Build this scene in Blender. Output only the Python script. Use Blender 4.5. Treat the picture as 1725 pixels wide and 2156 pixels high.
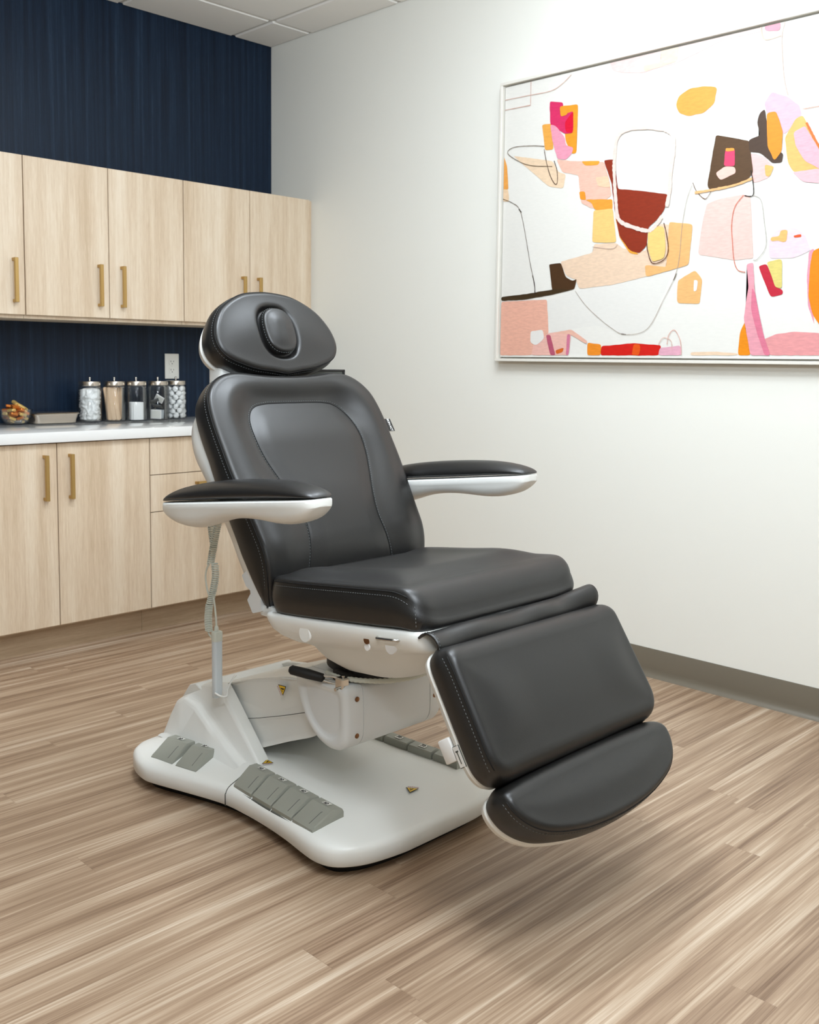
import bpy, bmesh, math, random
import numpy as np
from mathutils import Vector, Matrix
random.seed(7)
for o in list(bpy.data.objects): bpy.data.objects.remove(o)
sc = bpy.context.scene
COL = sc.collection
sc.view_settings.view_transform = 'Standard'
sc.view_settings.look = 'None'
sc.view_settings.gamma = 1.0
sc.view_settings.use_curve_mapping = False
sc.view_settings.exposure = 0.08

# ------------------------------------------------------------------ camera
FPX, CY, YAW, PITCH, ROLL = 2101.4, 960.0, 0.78826, 0.095025, 0.0123286
CAM = Vector((-3.20628, -4.2153, 1.155))
fw = Vector((math.sin(YAW)*math.cos(PITCH), math.cos(YAW)*math.cos(PITCH), -math.sin(PITCH)))
rt = Vector((math.cos(YAW), -math.sin(YAW), 0)); up = rt.cross(fw)
rt, up = rt*math.cos(ROLL)+up*math.sin(ROLL), -rt*math.sin(ROLL)+up*math.cos(ROLL)
cam = bpy.data.cameras.new('camera'); camo = bpy.data.objects.new('camera', cam); COL.objects.link(camo)
M = Matrix((rt, up, -fw)).transposed().to_4x4(); M.translation = CAM
camo.matrix_world = M
cam.sensor_fit = 'VERTICAL'; cam.sensor_height = 36.0; cam.lens = FPX/2156*36
cam.shift_y = -(1078-CY)/2156
cam.clip_start = 0.05
cam.dof.use_dof = True; cam.dof.focus_distance = 2.35; cam.dof.aperture_fstop = 9.0
sc.camera = camo

# ------------------------------------------------------------------ light
world = bpy.data.worlds.new('world'); sc.world = world; world.use_nodes = True
world.node_tree.nodes['Background'].inputs[0].default_value = (1, 0.98, 0.95, 1)
world.node_tree.nodes['Background'].inputs[1].default_value = 0.0
def area(name, loc, sx, sy, power, rot=(0,0,0), col=(.87,.965,1.06), spread=180):
    l = bpy.data.lights.new(name, 'AREA'); l.shape = 'RECTANGLE'; l.size = sx; l.size_y = sy
    l.energy = power; l.color = col; l.spread = math.radians(spread)
    o = bpy.data.objects.new(name, l); o.location = loc; o.rotation_euler = rot; COL.objects.link(o); return o
H = 2.733
def fill_point(name, loc, r, power, col=(.87,.965,1.06)):
    l = bpy.data.lights.new(name, 'POINT'); l.shadow_soft_size = r; l.energy = power; l.color = col
    o = bpy.data.objects.new(name, l); o.location = loc; COL.objects.link(o); return o
area('downlight_over_chair', (-1.95,-2.45,H-.02), .30, .30, 24)
area('downlight_front', (-1.75,-4.00,H-.02), .30, .30, 12)
area('downlight_by_painting', (-.72,-2.60,H-.02), .30, .30, 3)
fill_point('ceiling_fill_right', (-1.10,-2.45,H-.37), .12, 29)  # added point light to brighten the ceiling, not a visible fixture
fill_point('ceiling_fill_left', (-2.40,-3.90,H-.42), .15, 44)  # second added point light, lifts the ceiling and the general fill
area('camera_fill', (-3.05,-4.05,1.85), .45, .45, 48, rot=(math.radians(135),0,math.radians(-45)))  # added fill by the camera, aimed up to lift ceiling and corner

# ------------------------------------------------------------------ materials
def mat(name, col, rough=.5, metal=0., spec=.5, **kw):
    m = bpy.data.materials.new(name); m.use_nodes = True
    b = m.node_tree.nodes['Principled BSDF']
    b.inputs['Base Color'].default_value = (*col, 1); b.inputs['Roughness'].default_value = rough
    b.inputs['Metallic'].default_value = metal; b.inputs['Specular IOR Level'].default_value = spec
    for k, v in kw.items(): b.inputs[k.replace('_',' ')].default_value = v
    return m
def srgb(r, g, b):
    f = lambda c: (c/255/12.92 if c/255 <= .04045 else ((c/255+.055)/1.055)**2.4)
    return (f(r), f(g), f(b))
def N(m, t, **kw):
    n = m.node_tree.nodes.new(t)
    for k, v in kw.items(): setattr(n, k, v)
    return n
def L(m, a, b): m.node_tree.links.new(a, b)
def BS(m): return m.node_tree.nodes['Principled BSDF']
def coords(m, scale, rot=(0,0,0)):
    tc = N(m,'ShaderNodeTexCoord'); mp = N(m,'ShaderNodeMapping')
    mp.inputs['Scale'].default_value = scale; mp.inputs['Rotation'].default_value = rot
    geo = N(m,'ShaderNodeNewGeometry'); L(m, geo.outputs['Position'], mp.inputs['Vector']); return mp.outputs[0]
def noise(m, vec, scale, detail=4, rough=.55):
    n = N(m,'ShaderNodeTexNoise'); n.inputs['Scale'].default_value = scale; n.inputs['Detail'].default_value = detail
    n.inputs['Roughness'].default_value = rough; L(m, vec, n.inputs['Vector']); return n.outputs['Fac']
def ramp(m, fac, stops):
    r = N(m,'ShaderNodeValToRGB'); e = r.color_ramp.elements
    while len(e) < len(stops): e.new(.5)
    for k, (p, c) in enumerate(stops): e[k].position = p; e[k].color = (*c, 1)
    L(m, fac, r.inputs[0]); return r.outputs[0]
def bump(m, fac, strength, dist):
    b = N(m,'ShaderNodeBump'); b.inputs['Strength'].default_value = strength; b.inputs['Distance'].default_value = dist
    L(m, fac, b.inputs['Height']); L(m, b.outputs[0], BS(m).inputs['Normal'])

def math_n(m, op, a, b=None):
    n = N(m,'ShaderNodeMath', operation=op)
    for k, v in ((0,a),(1,b)):
        if v is None: continue
        if isinstance(v,(int,float)): n.inputs[k].default_value = v
        else: L(m, v, n.inputs[k])
    return n.outputs[0]
def mixc(m, fac, a, b, mode='MIX'):
    n = N(m,'ShaderNodeMix', data_type='RGBA', blend_type=mode)
    for k, v in ((0,fac),(6,a),(7,b)):
        if isinstance(v,(int,float)): n.inputs[k].default_value = v
        elif isinstance(v,tuple): n.inputs[k].default_value = (*v,1)
        else: L(m, v, n.inputs[k])
    return n.outputs[2]

def floor_material():
    m = mat('vinyl_plank', (.4,.3,.22), .42)
    geo = N(m,'ShaderNodeNewGeometry'); sep = N(m,'ShaderNodeSeparateXYZ'); L(m, geo.outputs['Position'], sep.inputs[0])
    X, Y = sep.outputs[0], sep.outputs[1]
    W, LEN = .092, 1.22
    row = math_n(m,'FLOOR', math_n(m,'DIVIDE', Y, W))
    wn = N(m,'ShaderNodeTexWhiteNoise', noise_dimensions='1D'); L(m, row, wn.inputs['W'])
    xo = math_n(m,'ADD', math_n(m,'DIVIDE', X, LEN), math_n(m,'MULTIPLY', wn.outputs['Value'], 7.0))
    pl = math_n(m,'FLOOR', xo)
    cmb = N(m,'ShaderNodeCombineXYZ'); L(m, row, cmb.inputs[0]); L(m, pl, cmb.inputs[1])
    wn2 = N(m,'ShaderNodeTexWhiteNoise', noise_dimensions='2D'); L(m, cmb.outputs[0], wn2.inputs['Vector'])
    pid = wn2.outputs['Value']
    c2 = N(m,'ShaderNodeCombineXYZ'); L(m, X, c2.inputs[0]); L(m, Y, c2.inputs[1]); L(m, math_n(m,'MULTIPLY', pid, 40.0), c2.inputs[2])
    def st(sx, sy, scale, det, rgh=.55):
        mp = N(m,'ShaderNodeMapping'); mp.inputs['Scale'].default_value = (sx, sy, 1); L(m, c2.outputs[0], mp.inputs['Vector'])
        return noise(m, mp.outputs[0], scale, det, rgh)
    broad = st(.55, 14, 2.0, 3); fine = st(1.1, 75, 2.4, 4, .6); hair = st(2.0, 260, 2.0, 2)
    f = math_n(m,'ADD', math_n(m,'ADD', math_n(m,'MULTIPLY', broad, .52), math_n(m,'MULTIPLY', fine, .38)), math_n(m,'MULTIPLY', hair, .10))
    f = math_n(m,'ADD', f, math_n(m,'MULTIPLY', math_n(m,'SUBTRACT', pid, .5), .05))
    col = ramp(m, f, [(.34, srgb(112,86,65)), (.46, srgb(151,125,101)), (.54, srgb(173,148,123)), (.66, srgb(206,187,165))])
    # hairline plank joints
    fy = math_n(m,'FRACT', math_n(m,'DIVIDE', Y, W)); fx = math_n(m,'FRACT', xo)
    jy = math_n(m,'LESS_THAN', fy, .014); jx = math_n(m,'LESS_THAN', fx, .0016)
    j = math_n(m,'MULTIPLY', math_n(m,'MAXIMUM', jy, jx), .22)
    col = mixc(m, j, col, srgb(110,84,62))
    L(m, col, BS(m).inputs['Base Color'])
    bump(m, fine, .06, .002)
    return m
def grain_material(name, stops, axis_scale, sc1=1.0, rough=.5, bumpk=.05):
    m = mat(name, (.5,.4,.3), rough)
    v = coords(m, axis_scale)
    a = noise(m, v, 1.6*sc1, 3); b = noise(m, v, 14*sc1, 3, .6); c = noise(m, v, 60*sc1, 2)
    f = math_n(m,'ADD', math_n(m,'ADD', math_n(m,'MULTIPLY', a, .5), math_n(m,'MULTIPLY', b, .28)), math_n(m,'MULTIPLY', c, .22))
    L(m, ramp(m, f, stops), BS(m).inputs['Base Color'])
    if bumpk: bump(m, c, bumpk, .001)
    return m
def leather_material():
    m = mat('black_leather', srgb(22,21,20), .40, spec=.68)
    v = coords(m, (1,1,1))
    n = N(m,'ShaderNodeTexVoronoi'); n.inputs['Scale'].default_value = 620; L(m, v, n.inputs['Vector'])
    n2 = noise(m, v, 900, 2)
    f = math_n(m,'ADD', math_n(m,'MULTIPLY', n.outputs['Distance'], .7), math_n(m,'MULTIPLY', n2, .3))
    bump(m, f, .22, .0006)
    return m
def thin_glass():
    m = bpy.data.materials.new('clear_glass'); m.use_nodes = True; nt = m.node_tree; nt.nodes.remove(BS(m))
    out = nt.nodes['Material Output']; tr = N(m,'ShaderNodeBsdfTransparent'); gl = N(m,'ShaderNodeBsdfGlossy')
    tr.inputs[0].default_value = (.985,.99,.99,1); gl.inputs['Roughness'].default_value = .03
    lw = N(m,'ShaderNodeLayerWeight'); lw.inputs[0].default_value = .35
    fac = math_n(m,'MULTIPLY', lw.outputs['Fresnel'], .38)
    mx = N(m,'ShaderNodeMixShader'); L(m, fac, mx.inputs[0]); L(m, tr.outputs[0], mx.inputs[1]); L(m, gl.outputs[0], mx.inputs[2])
    L(m, mx.outputs[0], out.inputs['Surface']); return m
def wall_paint(name, col):
    m = mat(name, col, .55, spec=.35); v = coords(m, (1,1,1)); bump(m, noise(m, v, 260, 3), .04, .001); return m
def steel(name, col, rough): return mat(name, col, rough, 1.0)

MF = floor_material()
MASH = grain_material('ash_laminate', [(.36, srgb(199,175,146)), (.46, srgb(212,190,163)), (.54, srgb(221,202,177)), (.64, srgb(229,213,191))], (9,9,.42), 1.1, .45, .03)
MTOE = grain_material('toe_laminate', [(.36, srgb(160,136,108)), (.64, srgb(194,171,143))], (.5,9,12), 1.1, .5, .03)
MNAVY = grain_material('navy_wallcovering', [(.36, srgb(7,17,32)), (.47, srgb(13,29,48)), (.55, srgb(20,38,58)), (.66, srgb(38,57,78))], (26,26,.5), 1.2, .42, .10)
BS(MNAVY).inputs['Specular IOR Level'].default_value = .24
MWALL = wall_paint('wall_paint', srgb(236,235,227))
MDIM = wall_paint('far_wall_paint', srgb(158,154,146))
MCEIL = mat('ceiling_tile', srgb(243,241,236), .9, spec=.2)
MGRID = mat('ceiling_grid', srgb(216,214,208), .6)
MBASE = mat('vinyl_baseboard', srgb(112,104,90), .38)
MLEA = leather_material()
MPIPE = mat('black_piping', srgb(24,24,24), .7, spec=.3)
MSTITCH = mat('grey_thread', srgb(112,118,118), .8)
MPLA = mat('white_plastic', srgb(240,240,235), .34, spec=.45)
MPLB = mat('cool_white_plastic', srgb(233,236,236), .34, spec=.45)
MDARK = mat('black_rubber', srgb(22,22,22), .6)
MGREY = mat('grey_pedal_plastic', srgb(156,157,146), .33)
MGREYD = mat('dark_pedal_plastic', srgb(92,95,89), .45)
MBRASS = mat('brushed_brass', srgb(190,157,98), .38, .85)
MCHR = steel('chrome', srgb(215,213,208), .16)
MSTEEL = steel('brushed_steel', srgb(205,196,184), .24)
MBRON = steel('bronze_screw', srgb(150,110,80), .35)
MQUARTZ = mat('white_quartz', srgb(236,236,234), .06, spec=.5)
MGLASS = thin_glass()
MCOT = mat('white_cotton', srgb(240,240,238), .95, spec=.1)
MSTICK = grain_material('birch_wood', [(.4, srgb(226,194,158)), (.62, srgb(240,214,184))], (60,60,4), 1, .6, 0)
_oi = N(MSTICK,'ShaderNodeObjectInfo'); _old = BS(MSTICK).inputs['Base Color'].links[0].from_socket
L(MSTICK, mixc(MSTICK, math_n(MSTICK,'MULTIPLY', _oi.outputs['Random'], .45), _old, srgb(196,158,118)), BS(MSTICK).inputs['Base Color'])
MGOLD = mat('gold_foil', srgb(236,203,124), .32, .55)
MCOPP = mat('copper_foil', srgb(206,122,50), .32, .6)
MSILV = steel('silver_foil', srgb(205,205,205), .3)
MFOIL = mat('dark_foil_packet', srgb(120,122,122), .4, .5)
MYEL = mat('warning_yellow', srgb(244,196,32), .4)
MBLK = mat('black_print', srgb(24,22,20), .5)
MWHT = mat('white_label', srgb(236,234,230), .45)
MRED = mat('red_print', srgb(190,90,80), .5)
MOUT = mat('outlet_plastic', srgb(222,220,212), .35)
MFRAME = mat('frame_lacquer', srgb(226,222,212), .4)
MCORD = mat('cream_cord', srgb(214,217,205), .4)
MHAND = mat('handset_plastic', srgb(214,222,226), .35)

# ------------------------------------------------------------------ mesh helpers
def tag(o, label=None, cat=None, group=None, kind=None):
    for k, v in (('label',label),('category',cat),('group',group),('kind',kind)):
        if v: o[k] = v
    return o
ORIG = {}
def thing(name, label, cat, loc, group=None):
    o = bpy.data.objects.new(name, None); COL.objects.link(o); o.location = loc
    o.empty_display_size = .1
    tag(o, label, cat, group); ORIG[o.name] = Vector(loc); return o
def root_loc(p):
    while p.parent: p = p.parent
    return ORIG[p.name]
def link(name, me, ms, parent=None, smooth=35):
    """mesh in world coordinates -> object; parts are stored relative to their thing's origin"""
    if not isinstance(ms,(list,tuple)): ms = [ms]
    for m in ms: me.materials.append(m)
    if parent: off = root_loc(parent)
    else:
        co = np.empty(len(me.vertices)*3); me.vertices.foreach_get('co', co); co = co.reshape(-1,3)
        off = Vector(((co[:,0].min()+co[:,0].max())/2, (co[:,1].min()+co[:,1].max())/2, co[:,2].min()))
    me.transform(Matrix.Translation(-off))
    o = bpy.data.objects.new(name, me); COL.objects.link(o)
    if parent: o.parent = parent
    else: o.location = off; ORIG[o.name] = off
    if smooth:
        me.polygons.foreach_set('use_smooth', [True]*len(me.polygons))
        if smooth < 180: me.set_sharp_from_angle(angle=math.radians(smooth))
    me.update(); return o
def bm_link(name, bm, ms, parent=None, smooth=35, recalc=True):
    if recalc: bmesh.ops.recalc_face_normals(bm, faces=bm.faces)
    me = bpy.data.meshes.new(name); bm.to_mesh(me); bm.free(); return link(name, me, ms, parent, smooth)
def add_box(bm, lo, hi, bev=0, seg=2, mi=0, mtx=None):
    t = bmesh.new(); bmesh.ops.create_cube(t, size=1)
    lo, hi = Vector(lo), Vector(hi)
    for v in t.verts: v.co = Vector(((lo[i]+hi[i])/2 + v.co[i]*(hi[i]-lo[i]) for i in range(3)))
    if bev: bmesh.ops.bevel(t, geom=list(t.edges), offset=bev, segments=seg, profile=.5, affect='EDGES', clamp_overlap=True)
    if mtx: bmesh.ops.transform(t, matrix=mtx, verts=t.verts)
    merge(bm, t, mi)
def merge(bm, t, mi=0):
    mp = {}
    for v in t.verts: mp[v] = bm.verts.new(v.co)
    for f in t.faces:
        try: nf = bm.faces.new([mp[v] for v in f.verts]); nf.material_index = mi if mi is not None else f.material_index
        except ValueError: pass
    t.free()
def box(name, lo, hi, m, parent=None, bev=0.0, seg=2):
    bm = bmesh.new(); add_box(bm, lo, hi, bev, seg); return bm_link(name, bm, m, parent)
def loft_bm(rings, closed=True, cap0=True, cap1=True, bm=None, mi=0):
    bm = bm or bmesh.new(); R = []
    for r in rings: R.append([bm.verts.new(p) for p in r])
    n = len(R[0])
    for a, b in zip(R[:-1], R[1:]):
        for i in range(n if closed else n-1):
            j = (i+1) % n
            f = bm.faces.new((a[i],a[j],b[j],b[i])); f.material_index = mi
    for flag, r in ((cap0,R[0]),(cap1,R[-1])):
        if flag:
            c = bm.verts.new(sum((v.co for v in r), Vector())/n)
            for i in range(n):
                f = bm.faces.new((r[i], r[(i+1)%n], c)); f.material_index = mi
    return bm
def tube_bm(path, r, n=8, closed=False, bm=None, mi=0):
    P = [Vector(p) for p in path]; rings = []; prev = None
    for i, p in enumerate(P):
        if closed: t = P[(i+1)%len(P)]-P[i-1]
        else: t = P[min(i+1,len(P)-1)]-P[max(i-1,0)]
        t.normalize()
        if prev is None:
            a = Vector((0,0,1)) if abs(t.z) < .9 else Vector((1,0,0)); u = t.cross(a).normalized()
        else:
            u = prev - t*prev.dot(t)
            u = u.normalized() if u.length > 1e-6 else t.orthogonal().normalized()
        prev = u; v = t.cross(u)
        rr = r[i] if isinstance(r,(list,tuple)) else r
        rings.append([p+(u*math.cos(k*2*math.pi/n)+v*math.sin(k*2*math.pi/n))*rr for k in range(n)])
    if closed: rings.append(rings[0]); return loft_bm(rings, True, False, False, bm, mi)
    return loft_bm(rings, True, True, True, bm, mi)
def tube(name, path, r, m, parent=None, n=8, closed=False):
    return bm_link(name, tube_bm(path, r, n, closed), m, parent, 180)
def lathe_bm(prof, c, n=32, bm=None, mi=0, cap0=True, cap1=True, axis='Z'):
    rings = []
    for r, z in prof:
        ring = []
        for k in range(n):
            a = 2*math.pi*k/n
            if axis == 'Z': ring.append(Vector((c[0]+r*math.cos(a), c[1]+r*math.sin(a), c[2]+z)))
            else: ring.append(Vector((c[0]+z, c[1]+r*math.cos(a), c[2]+r*math.sin(a))))
        rings.append(ring)
    return loft_bm(rings, True, cap0, cap1, bm, mi)
def catmull(P, per=12, closed=False):
    P = [np.array(p, float) for p in P]; n = len(P); out = []
    rng = range(n) if closed else range(n-1)
    for i in rng:
        if closed: p0,p1,p2,p3 = P[i-1],P[i],P[(i+1)%n],P[(i+2)%n]
        else: p0,p1,p2,p3 = P[max(i-1,0)],P[i],P[i+1],P[min(i+2,n-1)]
        for t in np.linspace(0,1,per,endpoint=False):
            out.append(.5*((2*p1)+(-p0+p2)*t+(2*p0-5*p1+4*p2-p3)*t*t+(-p0+3*p1-3*p2+p3)*t**3))
    if not closed: out.append(P[-1])
    return np.array(out)
def resample(P, n, closed=True):
    P = np.asarray(P, float)
    Q = np.vstack([P, P[:1]]) if closed else P
    d = np.r_[0, np.cumsum(np.linalg.norm(np.diff(Q,axis=0),axis=1))]
    t = np.linspace(0, d[-1], n, endpoint=not closed)
    return np.stack([np.interp(t, d, Q[:,k]) for k in range(Q.shape[1])],1)
def round_poly(P, rads, k=7):
    """polygon with filleted corners"""
    P = [np.array(p,float) for p in P]; n = len(P); out = []
    if not isinstance(rads,(list,tuple)): rads = [rads]*n
    for i in range(n):
        a, p, b = P[i-1], P[i], P[(i+1)%n]; r = rads[i]
        ua = (a-p); la = np.linalg.norm(ua); ua /= la; ub = (b-p); lb = np.linalg.norm(ub); ub /= lb
        r = min(r, la*.49, lb*.49)
        if r <= 1e-6: out.append(p); continue
        for t in np.linspace(0,1,k): out.append((1-t)**2*(p+ua*r)+2*t*(1-t)*p+t*t*(p+ub*r))
    return np.array(out)
def mirror(half):
    """half outline, w>=0, from bottom centre to top centre -> closed"""
    h = np.asarray(half, float); m = h[::-1].copy(); m[:,0] *= -1
    if h[-1,0] < 1e-6: m = m[1:]
    if h[0,0] < 1e-6: m = m[:-1]
    return np.vstack([h, m])
def inward(P):
    t = np.roll(P,-1,0)-np.roll(P,1,0); t /= np.linalg.norm(t,axis=1)[:,None]
    nrm = np.stack([-t[:,1], t[:,0]],1)
    area2 = (P[:,0]*np.roll(P[:,1],-1)-np.roll(P[:,0],-1)*P[:,1]).sum()
    return nrm if area2 > 0 else -nrm
def dist_poly(Q, P, closed=True):
    A = P; B = np.roll(P,-1,0) if closed else None
    if not closed: A, B = P[:-1], P[1:]
    out = np.full(len(Q), 9.)
    for a, b in zip(A, B):
        ab = b-a; t = np.clip(((Q-a)@ab)/max(ab@ab,1e-12),0,1); d = np.linalg.norm(Q-(a+t[:,None]*ab),axis=1)
        out = np.minimum(out, d)
    return out
def smooth01(x): x = np.clip(x,0,1); return x*x*(3-2*x)

EDGE = {}
XC = -1.52
def S(w, s, z): return Vector((XC+w, -s, z))
class Frame:
    """plane in the chair: origin (s,z), a = across, b = up the plane, n = towards the sitter"""
    def __init__(self, s, z, b, n, bend=None):
        self.s, self.z, self.b, self.n, self.bend = s, z, b, n, bend
    def p(self, w, v, d):
        if self.bend: d = d + self.bend(w, v)
        return S(w, self.s+self.b[0]*v+self.n[0]*d, self.z+self.b[1]*v+self.n[1]*d)
def soft_dist(Q, P):
    ln = np.linalg.norm(np.roll(P,-1,0)-P,axis=1); D2 = ((Q[:,None]-P[None])**2).sum(-1)+1e-6
    return ((ln[None]*D2**-2).sum(1)/(math.pi/2))**(-1/3)
def blur_ring(a, k=10):
    for _ in range(k): a = (np.roll(a,1)+2*a+np.roll(a,-1))/4
    return a
def cushion(name, outline, fr, thick, m, parent, rf=.018, rb=.012, f=None, n=220, K=34, bulge=.004, thick_f=None, power=1.0, rf_f=None, soften=4):
    P = resample(outline, n)
    for _ in range(soften): P = (np.roll(P,1,0)+2*P+np.roll(P,-1,0))/4
    I = inward(P); c = P.mean(0)
    if rf_f:
        rx, ry = rf_f(P, I); RX, RY = np.full(n,float(rx)), blur_ring(np.asarray(ry,float), 6)
    else: RX = RY = np.full(n, rf)
    IV = np.stack([I[:,0]*RX, I[:,1]*RY],1)
    if rf_f: IV = np.stack([blur_ring(IV[:,0],22), blur_ring(IV[:,1],22)],1)
    RF = np.hypot(IV[:,0], IV[:,1])
    if rf_f: RF = blur_ring(RF, 6)
    rings = []
    tf = thick_f or (lambda w, v: thick)
    def ring(ins, dfun):
        Q = P+I*ins
        return [fr.p(q[0], q[1], dfun(q[0],q[1])) for q in Q]
    def ring_r(ki, kd):     # inset ki*r, depth -r*kd with the local edge radius
        Q = P+IV*ki
        return [fr.p(q[0], q[1], -r*kd) for q, r in zip(Q,RF)]
    rings.append(ring(rb*1.6, lambda w,v: -tf(w,v)))
    for k in range(1,4):
        a = k/3*math.pi/2
        rings.append(ring(rb*(1-math.sin(a)), lambda w,v,a=a: -tf(w,v)+rb*(1-math.cos(a))))
    for k in range(1,6):
        t = k/6
        Q = P-I*bulge*math.sin(math.pi*t)
        rings.append([fr.p(q[0], q[1], (-tf(q[0],q[1])+rb)*(1-t)-r*t) for q, r in zip(Q,RF)])
    for k in range(0,7):
        a = k/6*math.pi/2
        rings.append(ring_r(1-math.cos(a), 1-math.sin(a)))
    E = P+IV
    for k in range(1,K+1):
        t = (k/(K+.35))**power; Q = E*(1-t)+c*t
        h = f(Q, soft_dist(Q, E)) if f else np.zeros(len(Q))
        rings.append([fr.p(q[0],q[1],float(hh)) for q, hh in zip(Q,h)])
    bm = loft_bm(rings)
    o = bm_link(name, bm, m, parent, 180)
    EDGE[o.name] = (P, I, IV, RF, fr); return o
def surf_line(fr, P, d, closed=True): return [fr.p(q[0],q[1],d if not callable(d) else d(q)) for q in P]
def stitches(name, pts, parent, ln=.0042, gap=.0034, r=.0006, m=None):
    P = np.array([tuple(p) for p in pts]); d = np.r_[0,np.cumsum(np.linalg.norm(np.diff(P,axis=0),axis=1))]
    bm = bmesh.new(); x = 0
    at = lambda t: Vector([np.interp(t,d,P[:,k]) for k in range(3)])
    while x+ln < d[-1]:
        tube_bm([at(x),at(x+ln/2),at(x+ln)], [r*.7,r,r*.7], 5, bm=bm); x += ln+gap
    o = bm_link(name, bm, m or MSTITCH, parent, 180); return o
# ------------------------------------------------------------------ the room
def struct(o): o['kind'] = 'structure'; return o
RX0, RY0 = -4.45, -5.75
struct(box('floor', (RX0,RY0,-.1), (0,0,0), MF))
struct(box('wall_back', (RX0,0,0), (0,.12,H+.1), MNAVY))
struct(box('wall_right', (0,RY0,0), (.12,.12,H+.1), MWALL))
struct(box('wall_left', (RX0-.12,RY0,0), (RX0,.12,H+.1), MDIM))
struct(box('wall_front', (RX0-.12,RY0-.12,0), (.12,RY0,H+.1), MDIM))
# tile ceiling: tiles hang a little below the grid, one mesh
bm = bmesh.new()
add_box(bm, (RX0,RY0,H+.006), (0,0,H+.1), mi=1)
xs = [0-.004]+[-.237-.61*k for k in range(8)]; ys = [-.004]+[-.321-.6135*k for k in range(11)]
for i in range(len(xs)-1):
    for j in range(len(ys)-1):
        x1, x0 = xs[i]-.011*(i>0), max(xs[i+1]+.011, RX0+.002); y1, y0 = ys[j]-.011*(j>0), max(ys[j+1]+.011, RY0+.002)
        if x1-x0 < .03 or y1-y0 < .03: continue
        add_box(bm, (x0,y0,H-.003), (x1,y1,H+.02), .004, 1)
struct(bm_link('ceiling', bm, [MCEIL,MGRID]))
# coved vinyl baseboards
def baseboard(name, path_fn):
    prof = [(0,.104),(.003,.1045),(.0045,.102),(.0045,.03),(.006,.018),(.011,.007),(.019,.002),(.0215,.0),(0,0)]
    rings = [[path_fn(d, z, t) for d, z in prof] for t in (0,1)]
    bm = loft_bm(rings); return struct(bm_link(name, bm, MBASE, None, 60))
baseboard('baseboard_right', lambda d,z,t: Vector((-d, -.57 if t == 0 else RY0, z)))
baseboard('baseboard_left', lambda d,z,t: Vector((RX0+d, 0 if t == 0 else RY0, z)))
baseboard('baseboard_front', lambda d,z,t: Vector((RX0 if t == 0 else 0, RY0+d, z)))

# ------------------------------------------------------------------ cabinets
def bar_handle(parent, x, y, z0, z1):
    """square brass bar pull standing off the door front at y"""
    bm = bmesh.new(); r = .0055
    add_box(bm, (x-r-.002,y-.032,z0), (x+r+.002,y-.021,z1), .0012, 1)
    for z in (z0+.006, z1-.006): add_box(bm, (x-r,y-.026,z-.006), (x+r,y+.0005,z+.006), .001, 1)
    return bm_link('handle', bm, MBRASS, parent)
def bar_handle_h(parent, z, y, x0, x1):
    bm = bmesh.new(); r = .0055
    add_box(bm, (x0,y-.032,z-r-.002), (x1,y-.021,z+r+.002), .0012, 1)
    for x in (x0+.006, x1-.006): add_box(bm, (x-.006,y-.026,z-r), (x+.006,y+.0005,z+r), .001, 1)
    return bm_link('handle', bm, MBRASS, parent)
UF, UZ0, UZ1 = -.335, 1.318, 1.934
def upper(x0, x1, doors, label):
    t = thing('wall_cabinet', label, 'cabinet', ((x0+x1)/2, -.16, UZ0), 'wall cabinets')
    box('body', (x0+.0005,UF+.021,UZ0-.014), (x1-.0005,-.001,UZ1-.002), MASH, t)
    for a, b, hx in doors:
        d = box('door', (a+.0016,UF,UZ0), (b-.0016,UF+.0205,UZ1), MASH, t, .0008, 1)
        bar_handle(d, hx, UF, 1.364, 1.536)
    return t
upper(-.738, -.021, [(-.738,-.380,-.425),(-.380,-.021,-.335)], 'pale wood wall cabinet in the corner, its handles half hidden by the headrest')
upper(-1.461, -.739, [(-1.461,-1.100,-1.148),(-1.100,-.739,-1.044)], 'pale wood two-door wall cabinet with both brass handles in full view')
upper(-2.184, -1.462, [(-2.184,-1.823,-1.78),(-1.823,-1.462,-1.507)], 'pale wood wall cabinet cut off by the left edge of the photo')
box('filler_strip', (-.0205,UF+.012,UZ0-.014), (-.001,-.02,UZ1-.002), MASH)
tag(bpy.data.objects['filler_strip'], 'narrow pale wood strip between the corner wall cabinet and the white wall', 'trim')
BF = -.577; BZ0, BZ1 = .114, .826
def base(x0, x1, fronts, label, name='base_cabinet'):
    t = thing(name, label, 'cabinet', ((x0+x1)/2, -.29, 0), 'base cabinets')
    box('body', (x0+.0005,BF+.021,BZ0-.008), (x1-.0005,-.001,.829), MASH, t)
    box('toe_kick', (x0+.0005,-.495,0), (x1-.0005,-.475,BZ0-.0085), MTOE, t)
    for kind, a, b, z0, z1, h in fronts:
        d = box(kind, (a+.0018,BF,z0+.0015), (b-.0018,BF+.0205,z1-.0015), MASH, t, .0008, 1)
        if kind == 'door': bar_handle(d, h, BF, .608, .782)
        else: bar_handle_h(d, z1-.047, BF, h-.085, h+.085)
    return t
base(-1.866,-1.063, [('door',-1.866,-1.462,BZ0,BZ1,-1.514),('door',-1.462,-1.063,BZ0,BZ1,-1.412)], 'pale wood two-door base cabinet with upright brass handles under the counter')
base(-1.0625,-.46, [('drawer',-1.0625,-.46,.672,BZ1,-.762),('drawer',-1.0625,-.46,.517,.672,-.762),('drawer',-1.0625,-.46,BZ0,.517,-.762)], 'pale wood drawer base cabinet partly hidden behind the treatment chair', 'drawer_cabinet')
base(-2.67,-1.8665, [('door',-2.67,-2.268,BZ0,BZ1,-2.318),('door',-2.268,-1.8665,BZ0,BZ1,-2.218)], 'pale wood base cabinet outside the left edge, beside the two-door base cabinet')
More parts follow.
